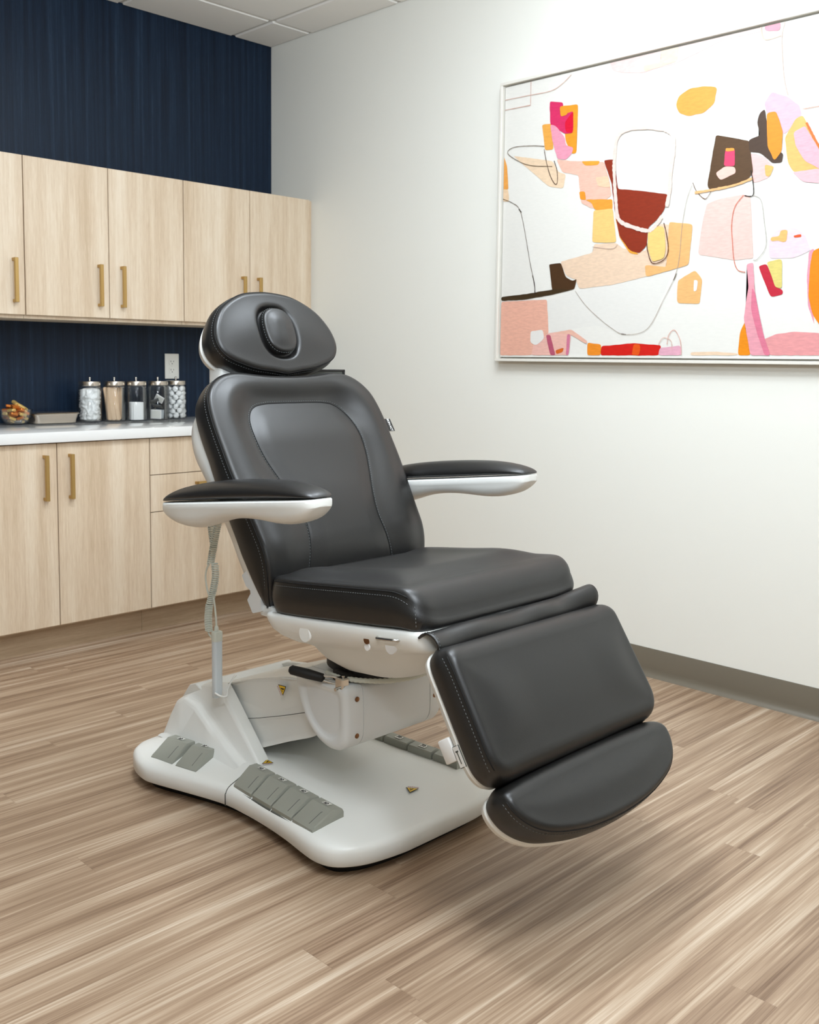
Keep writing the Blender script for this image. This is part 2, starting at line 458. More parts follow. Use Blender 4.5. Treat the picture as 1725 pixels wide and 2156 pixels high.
base(-.4595,-.003, [('door',-.4595,-.003,BZ0,BZ1,-.41)], 'pale wood base cabinet in the corner, hidden behind the treatment chair')
tag(box('countertop', (-2.7,-.602,.8295), (-.002,-.002,.870), MQUARTZ, None, .002, 2), 'white polished countertop running over the base cabinets', 'countertop')

# ------------------------------------------------------------------ outlet
t = thing('power_outlet', 'white double power outlet on the navy wall above the cotton jars', 'outlet', (-.6,0,1.055))
box('cover_plate', (-.638,-.006,1.055), (-.561,-.0005,1.175), MOUT, t, .0025, 2)
for zc in (1.135,1.0955):
    P = round_poly([(-.6-.0165,zc-.0145),(-.6+.0165,zc-.0145),(-.6+.0165,zc+.0145),(-.6-.0165,zc+.0145)], .010)
    bm = loft_bm([[Vector((x,y,z)) for x,z in P] for y in (-.0061,-.0082)]); so = bm_link('socket', bm, MOUT, t)
    bm = bmesh.new()
    for x, w, hh, dz in ((-.6075,.0012,.0042,.003),(-.5925,.0012,.0034,.003)): add_box(bm, (x-w,-.0086,zc+dz-hh), (x+w,-.0081,zc+dz+hh))
    add_box(bm, (-.6025,-.0086,zc-.0098), (-.5975,-.0081,zc-.0055), .001, 1)
    bm_link('socket_slots', bm, MBLK, so)
bm = lathe_bm([(.0001,0),(.0028,0),(.002,.0012),(.0001,.0014)], (-.6,0,1.1152), 12, axis='Z')
bmesh.ops.rotate(bm, cent=(-.6,0,1.1152), matrix=Matrix.Rotation(math.pi/2,3,'X'), verts=bm.verts); bmesh.ops.translate(bm, vec=(0,-.006,0), verts=bm.verts)
bm_link('screw', bm, MOUT, t)

# ------------------------------------------------------------------ painting
PATCHES=[
(0,(247,244,236),[(1.571,1.764),(1.658,1.764),(1.748,1.466),(1.754,1.421),(1.58,1.412)]),
(0,(246,243,236),[(1.811,1.397),(1.964,1.427),(2.237,1.471),(2.36,1.478),(2.268,1.279),(2.173,1.261),(2.046,1.296),(1.933,1.284),(1.834,1.27)]),
(1,(252,219,214),[(2.069,2.248),(2.08,2.218),(2.121,2.201),(2.209,2.183),(2.255,2.188),(2.33,2.19),(2.403,2.205),(2.473,2.222),(2.514,2.232),(2.648,2.231),(2.653,2.252),(2.5,2.252),(2.283,2.251)]),
(2,(245,165,180),[(2.66,2.249),(2.714,2.247),(2.712,2.22),(2.661,2.231)]),
(2,(254,226,200),[(2.283,2.247),(2.35,2.246),(2.345,2.197),(2.217,2.186),(2.212,2.207),(2.281,2.206)]),
(1,(247,172,80),[(2.347,2.049),(2.357,2.079),(2.4,2.097),(2.451,2.095),(2.5,2.083),(2.492,2.031),(2.454,2.006),(2.397,2.004),(2.36,2.021)]),
(1,(247,163,45),[(1.847,2.128),(1.934,2.122),(1.933,1.942),(1.911,1.942),(1.883,1.992),(1.862,2.094)]),
(1,(250,178,80),[(1.767,2.073),(1.817,2.069),(1.825,1.971),(1.784,1.973)]),
(2,(228,50,105),[(1.801,2.154),(1.865,2.14),(1.866,2.093),(1.914,2.101),(1.915,2.019),(1.877,2.021),(1.807,2.067)]),
(2,(249,165,187),[(1.807,2.067),(1.831,2.06),(1.878,2.007),(1.883,1.977),(1.919,1.965),(1.911,1.942),(1.885,1.924),(1.844,1.933),(1.82,2.001)]),
(3,(232,15,55),[(1.876,2.063),(1.914,2.101),(1.915,2.019),(1.882,2.026)]),
(3,(247,163,45),[(1.85,2.127),(1.887,2.125),(1.888,2.09),(1.855,2.088)]),
(1,(252,222,188),[(1.627,1.972),(1.822,1.928),(1.851,1.882),(1.887,1.87),(1.875,1.818),(1.807,1.833)]),
(1,(251,201,180),[(1.84,1.933),(1.903,1.918),(2.058,1.894),(2.082,1.826),(2.096,1.769),(2.014,1.729),(1.961,1.755),(1.944,1.86),(1.869,1.88)]),
(2,(250,172,62),[(1.956,1.91),(2.042,1.9),(2.034,1.886),(1.974,1.891)]),
(2,(252,214,178),[(2.022,1.843),(2.077,1.84),(2.089,1.798),(2.036,1.807)]),
(2,(250,160,48),[(1.951,1.799),(1.977,1.796),(1.983,1.762),(1.956,1.77)]),
(2,(250,168,62),[(1.978,1.766),(2.101,1.755),(2.1,1.714),(2.057,1.708),(2.018,1.729),(2.011,1.749)]),
(1,(248,217,188),[(1.871,1.542),(2.02,1.567),(2.023,1.598),(2.123,1.595),(2.153,1.572),(2.249,1.558),(2.262,1.632),(2.308,1.648),(2.383,1.635),(2.389,1.493),(2.253,1.467),(2.108,1.443),(1.963,1.435),(1.945,1.471),(1.899,1.488)]),
(2,(253,211,130),[(2.018,1.722),(2.102,1.721),(2.123,1.598),(2.069,1.599),(2.016,1.606)]),
(2,(250,192,124),[(2.338,1.652),(2.43,1.636),(2.42,1.498),(2.253,1.465),(2.245,1.508),(2.333,1.496)]),
(2,(250,172,62),[(2.111,1.706),(2.135,1.614),(2.182,1.553),(2.222,1.547),(2.185,1.57),(2.143,1.621),(2.123,1.712)]),
(3,(150,50,24),[(2.057,1.9),(2.104,1.897),(2.122,1.789),(2.225,1.771),(2.33,1.748),(2.317,1.693),(2.277,1.654),(2.254,1.639),(2.252,1.578),(2.222,1.55),(2.182,1.564),(2.135,1.618),(2.113,1.706),(2.095,1.811)]),
(5,(253,214,130),[(2.255,1.622),(2.285,1.64),(2.319,1.637),(2.33,1.566),(2.324,1.527),(2.278,1.516),(2.257,1.565)]),
(2,(78,50,24),[(1.818,1.536),(1.875,1.537),(1.9,1.481),(1.936,1.465),(1.952,1.475),(1.941,1.434),(1.838,1.429)]),
(2,(66,48,24),[(1.58,1.418),(1.716,1.426),(1.838,1.438),(1.937,1.434),(1.838,1.418),(1.697,1.403),(1.581,1.402)]),
(1,(249,188,165),[(1.581,1.399),(1.811,1.4),(1.824,1.27),(1.742,1.183),(1.58,1.182)]),
(2,(251,196,182),[(1.75,1.226),(1.824,1.27),(1.933,1.276),(1.923,1.184),(1.742,1.183)]),
(3,(248,244,238),[(1.735,1.277),(1.796,1.284),(1.804,1.248),(1.765,1.222),(1.736,1.233)]),
(3,(196,92,118),[(1.811,1.263),(1.834,1.263),(1.861,1.183),(1.836,1.183)]),
(3,(225,130,160),[(1.914,1.266),(1.929,1.265),(1.923,1.184),(1.91,1.183)]),
(3,(225,110,40),[(1.859,1.203),(1.9,1.214),(1.896,1.196),(1.864,1.188)]),
(2,(250,196,175),[(1.843,1.27),(1.933,1.282),(2.01,1.236),(2.006,1.225),(1.929,1.263)]),
(2,(253,150,40),[(2.007,1.232),(2.07,1.225),(2.069,1.184),(2.009,1.184)]),
(1,(224,28,18),[(2.07,1.219),(2.215,1.229),(2.325,1.221),(2.315,1.185),(2.067,1.184)]),
(2,(245,92,20),[(2.211,1.226),(2.239,1.224),(2.236,1.185),(2.204,1.185)]),
(2,(242,182,200),[(2.318,1.212),(2.401,1.221),(2.406,1.186),(2.313,1.185)]),
(1,(253,222,190),[(2.439,1.197),(2.533,1.199),(2.617,1.194),(2.617,1.187),(2.439,1.186)]),
(1,(251,194,126),[(2.38,1.447),(2.445,1.479),(2.474,1.446),(2.468,1.363),(2.38,1.368)]),
(2,(250,246,240),[(2.443,1.447),(2.458,1.443),(2.455,1.408),(2.443,1.404)]),
(1,(251,210,199),[(2.479,1.7),(2.524,1.712),(2.613,1.718),(2.636,1.709),(2.656,1.506),(2.589,1.504),(2.454,1.532),(2.464,1.628)]),
(2,(95,68,42),[(2.504,1.926),(2.625,1.889),(2.643,1.783),(2.611,1.755),(2.484,1.748),(2.479,1.767)]),
(3,(252,205,190),[(2.54,1.817),(2.578,1.812),(2.582,1.79),(2.528,1.773),(2.508,1.799)]),
(3,(235,72,112),[(2.541,1.875),(2.574,1.872),(2.578,1.813),(2.537,1.819)]),
(4,(250,165,70),[(2.541,1.876),(2.574,1.873),(2.573,1.863),(2.542,1.866)]),
(2,(80,60,46),[(2.621,1.892),(2.662,1.902),(2.648,1.944),(2.655,1.973),(2.673,1.985),(2.683,1.939),(2.688,1.902),(2.699,1.846),(2.744,1.834),(2.739,1.804),(2.707,1.807),(2.666,1.844),(2.626,1.854)]),
(1,(252,203,198),[(2.63,1.851),(2.68,1.83),(2.711,1.796),(2.696,1.761),(2.644,1.75),(2.636,1.787)]),
(2,(251,190,110),[(2.681,1.805),(2.714,1.796),(2.699,1.764),(2.686,1.768)]),
(1,(249,192,204),[(2.669,2.001),(2.693,2.034),(2.748,2.009),(2.787,1.976),(2.796,1.945),(2.777,1.918),(2.741,1.891),(2.717,1.933),(2.68,1.969)]),
(3,(250,152,42),[(2.68,1.968),(2.712,1.97),(2.737,1.906),(2.737,1.84),(2.713,1.813),(2.688,1.865)]),
(1,(252,192,112),[(2.777,1.936),(2.801,1.944),(2.818,1.912),(2.865,1.817),(2.867,1.77),(2.779,1.769),(2.758,1.802),(2.745,1.881)]),
(2,(250,184,196),[(2.772,1.895),(2.809,1.91),(2.865,1.817),(2.867,1.767),(2.814,1.8),(2.781,1.852)]),
(2,(250,194,200),[(2.775,1.77),(2.864,1.771),(2.925,1.746),(2.885,1.721),(2.811,1.736)]),
(1,(246,222,230),[(2.712,1.502),(2.706,1.558),(2.73,1.59),(2.768,1.596),(2.8,1.59),(2.826,1.567),(2.847,1.518),(2.792,1.499)]),
(2,(252,195,118),[(2.712,1.57),(2.744,1.571),(2.743,1.589),(2.769,1.591),(2.767,1.551),(2.748,1.552),(2.745,1.558),(2.713,1.556)]),
(2,(236,92,42),[(2.789,1.57),(2.815,1.572),(2.815,1.563),(2.79,1.563)]),
(1,(206,42,62),[(2.674,1.48),(2.703,1.486),(2.739,1.409),(2.762,1.398),(2.763,1.383),(2.721,1.377)]),
(2,(236,218,128),[(2.703,1.491),(2.754,1.499),(2.759,1.402),(2.736,1.409)]),
(1,(245,165,185),[(2.841,1.518),(2.859,1.526),(2.853,1.404),(2.871,1.283),(2.847,1.344),(2.839,1.434)]),
(2,(254,146,18),[(2.853,1.517),(2.883,1.527),(2.95,1.488),(2.972,1.399),(2.949,1.288),(2.896,1.271),(2.863,1.319),(2.847,1.374),(2.847,1.464)]),
(2,(246,170,182),[(2.633,1.489),(2.657,1.493),(2.665,1.406),(2.689,1.311),(2.708,1.242),(2.731,1.187),(2.661,1.187),(2.632,1.312),(2.644,1.413)]),
(3,(236,130,155),[(2.657,1.412),(2.668,1.393),(2.701,1.261),(2.731,1.187),(2.711,1.187),(2.681,1.261),(2.657,1.337)]),
(1,(245,166,166),[(2.702,1.239),(2.747,1.257),(2.81,1.264),(2.897,1.257),(2.992,1.24),(2.995,1.189),(2.727,1.187)]),
(1,(253,152,22),[(2.616,1.187),(2.62,1.262),(2.642,1.312),(2.658,1.305),(2.661,1.187)]),
(1,(250,172,82),[(1.573,1.991),(1.596,1.935),(1.606,1.844),(1.574,1.847)]),
(2,(252,218,180),[(1.574,1.847),(1.606,1.844),(1.611,1.794),(1.574,1.802)]),
]
STROKES=[
(6,(253,226,214),13,[(2.31,1.674),(2.285,1.643),(2.258,1.628),(2.198,1.644),(2.134,1.676),(2.118,1.74),(2.106,1.851),(2.106,1.919),(2.115,1.972),(2.145,1.993),(2.201,1.995),(2.279,1.981),(2.329,1.961),(2.347,1.926),(2.345,1.874),(2.338,1.823),(2.337,1.764),(2.328,1.705)]),
(6,(95,50,25),4,[(2.319,1.65),(2.332,1.606),(2.34,1.552),(2.322,1.52),(2.278,1.513),(2.257,1.558),(2.253,1.585)]),
(4,(92,70,50),3,[(1.578,1.809),(1.628,1.789),(1.667,1.759),(1.694,1.678),(1.727,1.542),(1.75,1.466),(1.754,1.421)]),
(4,(60,45,35),5,[(1.74,1.496),(1.751,1.458),(1.754,1.421)]),
(4,(60,45,35),5,[(1.663,1.761),(1.677,1.747)]),
(4,(185,170,155),2.2,[(1.946,1.428),(1.992,1.376),(2.045,1.332),(2.114,1.285),(2.173,1.261),(2.264,1.279),(2.326,1.379),(2.378,1.49),(2.391,1.641),(2.405,1.724),(2.423,1.77)]),
(4,(90,75,60),3.5,[(2.156,1.263),(2.177,1.261)]),
(4,(90,75,60),3.5,[(2.365,1.448),(2.375,1.471)]),
(4,(115,95,75),3,[(1.783,1.988),(1.718,1.999),(1.631,2.005),(1.6,1.987),(1.652,1.95),(1.72,1.923),(1.823,1.907)]),
(4,(100,75,60),4,[(1.782,1.977),(1.795,1.925),(1.815,1.872),(1.838,1.839),(1.849,1.846),(1.846,1.889),(1.831,1.927)]),
(4,(235,195,180),3,[(1.572,2.196),(1.693,2.194),(1.804,2.192),(1.858,2.208),(1.901,2.235)]),
(4,(225,180,165),3.5,[(1.71,2.245),(1.71,2.155)]),
(4,(225,180,165),3.5,[(1.573,2.157),(1.71,2.155)]),
(4,(228,130,105),3.5,[(2.613,1.715),(2.584,1.68),(2.575,1.625),(2.58,1.568),(2.589,1.504),(2.604,1.471),(2.631,1.462)]),
(4,(190,182,172),2.2,[(2.643,1.712),(2.674,1.693),(2.688,1.627),(2.699,1.546),(2.673,1.504),(2.656,1.5)]),
(4,(250,205,195),4,[(2.727,2.243),(2.719,2.204),(2.726,2.117),(2.736,2.055),(2.748,2.015)]),
(4,(246,205,185),4,[(2.647,2.252),(2.662,2.204),(2.719,2.204)]),
(4,(120,85,60),3,[(2.425,1.777),(2.441,1.746),(2.474,1.717),(2.495,1.74)]),
(4,(250,190,130),8,[(2.434,1.742),(2.508,1.745),(2.584,1.752),(2.644,1.767)]),
(4,(50,38,30),4,[(2.635,1.793),(2.644,1.755),(2.646,1.711),(2.616,1.713)]),
(4,(240,170,150),3,[(2.8,1.962),(2.851,1.962),(2.925,1.955)]),
(4,(240,180,165),3,[(2.348,1.224),(2.354,1.258),(2.376,1.274),(2.4,1.237),(2.406,1.186)]),
(4,(246,205,190),3,[(2.313,1.224),(2.332,1.248),(2.363,1.237),(2.368,1.204)]),
(4,(190,160,150),2,[(2.019,1.588),(2.103,1.575),(2.128,1.587)]),
(4,(238,120,50),7,[(2.814,1.918),(2.841,1.867),(2.868,1.823)]),
]

t = thing('framed_painting', 'large abstract painting in orange, pink and brown in a slim white frame', 'painting', (0,-2.37,1.16))
fy0, fy1, fz0, fz1 = -3.19, -1.562, 1.158, 2.262
bm = bmesh.new(); fwid = .011
for lo, hi in (((-.05,fy0,fz1-fwid),(-.004,fy1,fz1)),((-.05,fy0,fz0),(-.004,fy1,fz0+fwid)),((-.05,fy1-fwid,fz0+fwid),(-.004,fy1,fz1-fwid)),((-.05,fy0,fz0+fwid),(-.004,fy0+fwid,fz1-fwid))):
    add_box(bm, lo, hi, .0012, 1)
add_box(bm, (-.014,fy0+fwid,fz0+fwid), (-.004,fy1-fwid,fz1-fwid))
bm_link('frame', bm, MFRAME, t)
CX = -.036; cy0, cy1, cz0, cz1 = fy0+fwid+.008, fy1-fwid-.007, fz0+fwid+.007, fz1-fwid-.006
pal = {}; mats = []
def pmat(c):
    if c not in pal:
        m = mat('paint', srgb(*c), .55, spec=.3)
        v = coords(m, (1,7,30)); nn = noise(m, v, 6, 4)
        base_c = tuple(x*.76 for x in srgb(*c)); k_ = .015 if min(c) > 235 else .06; lo = tuple(x*(1-k_) for x in base_c); hi = tuple(min(1,x*(1+k_)) for x in base_c)
        L(m, ramp(m, nn, [(.35,lo),(.65,hi)]), BS(m).inputs['Base Color'])
        pal[c] = len(mats); mats.append(m)
    return pal[c]
bm = bmesh.new()
pmat((250,247,239)); add_box(bm, (CX,cy0,cz0), (-.014,cy1,cz1), mi=0)
def clampyz(y, z): return min(max(y,cy0+.0005),cy1-.0005), min(max(z,cz0+.0005),cz1-.0005)
cnt = {}
def layer_x(l):
    cnt[l] = cnt.get(l,0)+1
    return CX-.0003-.0009*l-.000018*cnt[l]
rp = random.Random(3)
for l, c, P in PATCHES:
    Q = resample(P, max(24,int(sum(np.hypot(P[i][0]-P[i-1][0],P[i][1]-P[i-1][1]) for i in range(len(P)))/.006)))
    Q = Q + np.array([[rp.gauss(0,.0007),rp.gauss(0,.0007)] for _ in Q])
    for k in range(2): Q = (np.roll(Q,1,0)+2*Q+np.roll(Q,-1,0))/4
    x = layer_x(l); seen = []
    for a, z in Q:
        y, z = clampyz(-a, z)
        if not seen or abs(seen[-1][0]-y)+abs(seen[-1][1]-z) > 1e-5: seen.append((y,z))
    vs = [bm.verts.new((x,y,z)) for y,z in seen]
    try:
        fc = bm.faces.new(vs); fc.material_index = pmat(c)
        bmesh.ops.triangulate(bm, faces=[fc], ngon_method='EAR_CLIP')
    except ValueError: pass
for l, c, w, P in STROKES:
    C = catmull(P, 10); x = layer_x(l); prev = None
    tn = np.gradient(C, axis=0); tn /= np.linalg.norm(tn,axis=1)[:,None]+1e-9
    for i, (q, tt) in enumerate(zip(C,tn)):
        ww = w*(.0005 if w > 6 else .00036)*(.8+.5*rp.random()); nr = np.array([-tt[1],tt[0]])
        pr = [bm.verts.new((x,*clampyz(-(q+nr*sg*ww)[0], (q+nr*sg*ww)[1]))) for sg in (1,-1)]
        if prev:
            try: fc = bm.faces.new((prev[0],prev[1],pr[1],pr[0])); fc.material_index = pmat(c)
            except ValueError: pass
        prev = pr
bm_link('canvas', bm, mats, t, 0, recalc=False)
# ------------------------------------------------------------------ things on the counter
CZ = .870
def jar(x, y, label):
    t = thing('glass_jar', label, 'jar', (x,y,CZ), 'apothecary jars on the counter')
    R = .051
    prof = [(.0001,.0035),(R-.006,.0035),(R-.003,.006),(R-.003,.150),(R-.006,.156),(R-.0045,.158),(R-.002,.154),(R,.148),(R,.005),(R-.003,.0004),(.0001,.0004)]
    bm_link('glass_body', lathe_bm(prof, (x,y,CZ), 40, cap0=False, cap1=False), MGLASS, t, 50)
    lp = [(.0001,.1585),(.044,.1585),(.0465,.160),(.0465,.176),(.0455,.178),(.040,.1785),(.0001,.1785)]
    ld = bm_link('lid', lathe_bm(lp, (x,y,CZ), 40, cap0=False, cap1=False), MSTEEL, t, 50)
    bm_link('knob', lathe_bm([(.0001,.1783),(.007,.1785),(.004,.182),(.0035,.187),(.0055,.191),(.005,.195),(.0025,.1975),(.0001,.198)], (x,y,CZ), 16, cap0=False, cap1=False), MCHR, ld, 60)
JX = [(-1.091,-.131),(-.972,-.128),(-.873,-.143),(-.760,-.140),(-.642,-.105)]
jar(*JX[0], 'lidded glass jar stuffed with white gauze, nearest the metal tray')
jar(*JX[1], 'lidded glass jar filled with wooden tongue depressors')
jar(*JX[2], 'lidded glass jar half filled with upright white gauze squares')
jar(*JX[3], 'lidded glass jar with silver and white sachets')
jar(*JX[4], 'lidded glass jar full of cotton balls, below the power outlet')
def blob_mesh(name, rx, ry, rz, seed, amp, sub=3, freq=70):
    from mathutils import noise as mn
    bm = bmesh.new(); bmesh.ops.create_icosphere(bm, subdivisions=sub, radius=1)
    for v in bm.verts:
        p = v.co.copy(); k = 1+amp*mn.noise(p*freq*.03+Vector((seed,0,0)))+amp*.4*mn.noise(p*freq*.08+Vector((0,seed,0)))
        v.co = Vector((p.x*rx*k, p.y*ry*k, p.z*rz*k))
    me = bpy.data.meshes.new(name); bm.to_mesh(me); bm.free()
    me.polygons.foreach_set('use_smooth', [True]*len(me.polygons)); return me
def place(name, me, m, loc, rot, label, cat, group):
    if not me.materials: me.materials.append(m)
    o = bpy.data.objects.new(name, me); COL.objects.link(o); o.location = loc; o.rotation_euler = rot
    tag(o, label, cat, group); ORIG[o.name] = Vector(loc); return o
rg = random.Random(5)
# one long crumpled piece of gauze stuffed into the first jar
from mathutils import noise as mn
rings = []
for k in range(61):
    z = .0045+.147*k/60; ring = []
    e = min(1, .3+.7*math.sqrt(min(k,60-k)/4))
    for q in range(72):
        a = 2*math.pi*q/72; p = Vector((math.cos(a)*1.5, math.sin(a)*1.5, z*26))
        w_ = p+Vector((mn.noise(p*.9+Vector((3,1,0))), mn.noise(p*.9+Vector((7,2,4))), mn.noise(p*.9+Vector((1,9,5)))))*1.3
        rdg = abs(mn.noise(w_*.8)) * 1.6 + abs(mn.noise(w_*1.9+Vector((5,5,5))))*.6
        r = e*(.0475-.019*min(1,rdg))
        ring.append(Vector((JX[0][0]+r*math.cos(a), JX[0][1]+r*math.sin(a), CZ+z)))
    rings.append(ring)
tag(bm_link('gauze', loft_bm(rings), MCOT, None, 180), 'crumpled white gauze stuffed into the glass jar nearest the metal tray', 'gauze')
# tongue depressors: leaning flat sticks with round ends
def stick_mesh():
    n = 10; w, l, th = .0085, .148, .0014; P = []
    for k in range(n+1): a = math.pi*k/n; P.append((w*math.cos(a), l-w+w*math.sin(a)))
    for k in range(n+1): a = math.pi+math.pi*k/n; P.append((w*math.cos(a), w+w*math.sin(a)))
    bm = loft_bm([[Vector((x,y,z)) for x,z in P] for y in (-th/2,th/2)])
    bmesh.ops.recalc_face_normals(bm, faces=bm.faces)
    me = bpy.data.meshes.new('tongue_depressor'); bm.to_mesh(me); bm.free(); return me
sm = stick_mesh(); VA = math.radians(-135)     # azimuth from the jar towards the room
for i in range(17):
    row = 0 if i < 6 else (1 if i < 12 else 2); k = i-(0,6,12)[row]
    lat = Vector((math.cos(VA+math.pi/2), math.sin(VA+math.pi/2), 0)); frt = Vector((math.cos(VA), math.sin(VA), 0))
    off = ((k-2.5)*.0115+.006, (k-2.5)*.0115-.002, (k-2)*.012)[row]
    dep = (.031,.016,-.004)[row]-abs(off)*.35+(k%2)*.007
    lean = (-.13-.018*k, -.05-.012*k, .03)[row]
    pos = Vector((JX[1][0],JX[1][1],CZ+.006))+lat*off*.8+frt*dep
    q = Matrix.Rotation(VA+math.pi/2+rg.uniform(-.25,.25),4,'Z') @ Matrix.Rotation(lean+rg.uniform(-.02,.02),4,'Y') @ Matrix.Rotation(rg.uniform(-.02,.02),4,'X')
    place('tongue_depressor', sm, MSTICK, pos, q.to_euler(), 'flat round-ended wooden tongue depressor leaning in the second glass jar', 'tongue depressor', 'tongue depressors in the jar')
# gauze squares
bm = bmesh.new()
for k in range(5): add_box(bm, (-.0285,-.0035+k*.0015,0), (.0285,-.0035+k*.0015+.0013,.078-.001*(k%2)), .0005, 1)
bmesh.ops.recalc_face_normals(bm, faces=bm.faces); gm = bpy.data.meshes.new('gauze_square'); bm.to_mesh(gm); bm.free()
for i in range(9):
    d = (i-4)*.0078
    sc_ = .72 if abs(d) > .03 else (.9 if abs(d) > .02 else 1.)
    pos = Vector((JX[2][0],JX[2][1],CZ+.005)) + Vector((math.cos(VA+.5),math.sin(VA+.5),0))*d
    o = place('gauze_square', gm, MCOT, pos, (rg.uniform(-.03,.05),rg.uniform(-.02,.02),VA+.5+math.pi/2), 'white folded gauze square standing upright in the third glass jar', 'gauze', 'gauze squares in the jar')
    o.scale = (sc_,1,1)
# sachets
bm = bmesh.new(); add_box(bm, (-.025,-.0015,0), (.025,.0015,.042), .001, 1); add_box(bm, (-.020,-.0022,.005), (.020,.0022,.037), .0007, 1, 1)
bmesh.ops.recalc_face_normals(bm, faces=bm.faces)
pk = bpy.data.meshes.new('sachet'); bm.to_mesh(pk); bm.free(); pk.materials.append(MWHT); pk.materials.append(MOUT)
pk2 = pk.copy(); pk2.materials.clear(); pk2.materials.append(MFOIL); pk2.materials.append(MSILV)
for i, (x, y, z, rx, ry, rz, mm, lb) in enumerate([
    (-.022,-.018,.006,.12,.05,-.75,pk,'white sachet standing upright at the front of the fourth glass jar'),
    (.004,.006,.006,-.2,.1,-.5,pk2,'silver foil sachet standing behind the white one in the fourth glass jar'),
    (-.018,.022,.01,.3,-.3,.3,pk2,'silver foil sachet against the back of the fourth glass jar'),
    (.002,.0,.056,1.15,.15,-.8,pk2,'silver foil sachet lying slanted halfway up the fourth glass jar'),
    (-.012,.004,.075,.95,-.35,-.5,pk2,'crumpled silver sachet leaning over the slanted one in the fourth glass jar'),
    (-.002,-.004,.084,.5,.55,-.75,pk,'white sachet tilted on top of the pile in the fourth glass jar')]):
    o = place('sachet', mm, MWHT, (JX[3][0]+x, JX[3][1]+y, CZ+z), (rx,ry,rz), lb, 'sachet', 'sachets in the jar')
    if z > .05: o.scale = (.84,.84,.84)
# cotton balls
cb = [blob_mesh('cotton_ball', .0135, .0135, .0125, s, .28, 3, 60) for s in (2.2, 5.5, 8.1)]
k = 0
for lay in range(7):
    for j in range(7 if lay%2 == 0 else 6):
        a = j*2*math.pi/(6 if j else 1)+lay*.5
        rr = .0 if j == 6 else .0325
        place('cotton_ball', cb[k%3], MCOT, (JX[4][0]+rr*math.cos(a)+rg.uniform(-.0015,.0015), JX[4][1]+rr*math.sin(a), CZ+.0175+lay*.0205+rg.uniform(-.002,.002)), (rg.uniform(0,6),rg.uniform(0,6),0), 'white cotton ball inside the glass jar below the power outlet', 'cotton ball', 'cotton balls in the jar'); k += 1
# steel tray with a lid
tx, ty = -1.262, -.118
t = thing('instrument_tray', 'low steel instrument tray with rounded corners beside the candy bowl', 'tray', (tx,ty,CZ))
def rr(hx, hy, r): return round_poly([(-hx,-hy),(hx,-hy),(hx,hy),(-hx,hy)], r, 8)
rings = [[Vector((tx+x,ty+y,CZ+z)) for x,y in rr(hx,hy,.022)] for hx,hy,z in ((.086,.044,.001),(.092,.050,.004),(.097,.055,.03),(.098,.056,.039),(.103,.061,.040),(.103,.061,.0425),(.098,.056,.0425),(.096,.054,.036),(.088,.046,.006))]
bm_link('pan', loft_bm(rings), MSTEEL, t, 40)
rings = [[Vector((tx+x,ty+y,CZ+z)) for x,y in rr(hx,hy,.022)] for hx,hy,z in ((.101,.059,.0428),(.103,.061,.0445),(.101,.059,.047),(.085,.045,.0485))]
bm_link('tray_lid', loft_bm(rings), MSTEEL, t, 40)
# candy bowl
bx, by = -1.425, -.135
bowl = bm_link('candy_bowl', lathe_bm([(.0001,.0005),(.034,.0005),(.036,.002),(.047,.012),(.060,.032),(.067,.058),(.0695,.064),(.068,.0655),(.065,.060),(.057,.033),(.044,.014),(.033,.006),(.0001,.006)], (bx,by,CZ), 44, cap0=False, cap1=False), MGLASS, None, 50)
tag(bowl, 'round clear glass bowl heaped with foil-wrapped candies', 'bowl')
def candy_mesh():
    bm = bmesh.new(); add_box(bm, (-.015,-.011,-.006), (.015,.011,.006), .003, 2)
    add_box(bm, (-.0165,-.004,.002), (.0165,.004,.0066), .001, 1)
    bmesh.ops.recalc_face_normals(bm, faces=bm.faces)
    me = bpy.data.meshes.new('wrapped_candy'); bm.to_mesh(me); bm.free(); return me
cm = [candy_mesh() for _ in range(3)]
for c_, m_ in zip(cm, (MGOLD, MCOPP, MSILV)): c_.materials.append(m_)
k = 0; names = ('gold','copper','silver')
for lay, (nn, rad, z) in enumerate(((4,.020,.016),(6,.034,.030),(7,.041,.045),(3,.014,.046),(6,.036,.061),(3,.014,.062),(4,.022,.076),(1,0,.090))):
    for j in range(nn):
        a = 2*math.pi*j/nn+lay*.7; ci = (0,1,0,2,1,0,1)[k%7]
        place('wrapped_candy', cm[ci], None, (bx+rad*math.cos(a), by+rad*math.sin(a), CZ+z), (rg.uniform(-.6,.6),rg.uniform(-.6,.6),rg.uniform(0,6)), 'small %s-foil wrapped candy heaped in the glass bowl' % names[ci], 'candy', '%s candies in the bowl' % names[ci]); k += 1
# ------------------------------------------------------------------ the treatment chair
CH = thing('treatment_chair', 'black leather reclining treatment chair with white shell and wide pedal base', 'chair', (XC,-2.2,0))
# -- base
half = [(0,2.667),(.07,2.667),(.13,2.665),(.21,2.651),(.259,2.63),(.291,2.601),(.304,2.562),(.302,2.515),(.289,2.43),(.281,2.343),(.279,2.25),(.285,2.16),(.32,2.03),(.345,1.945),(.353,1.894),(.337,1.824),(.30,1.765),(.22,1.738),(0,1.73)]
bo = catmull(half, 8); bo[:,0] = np.maximum(bo[:,0],0); bo[0,0] = bo[-1,0] = 0
BO = resample(mirror(bo), 220); BI = inward(BO); BC = np.array([0,2.2])
def base_ring(ins, z): 
    Q = BO+BI*ins; return [S(q[0],q[1],z) for q in Q]
rings = [base_ring(i, z) for i, z in ((.014,.026),(.004,.027),(0,.031),(0,.058),(.003,.066),(.009,.072),(.018,.0755))]
SPINE = np.stack([BO[:,0]*0, np.clip(BO[:,1],2.0,2.38)],1)
E_ = BO+BI*.018
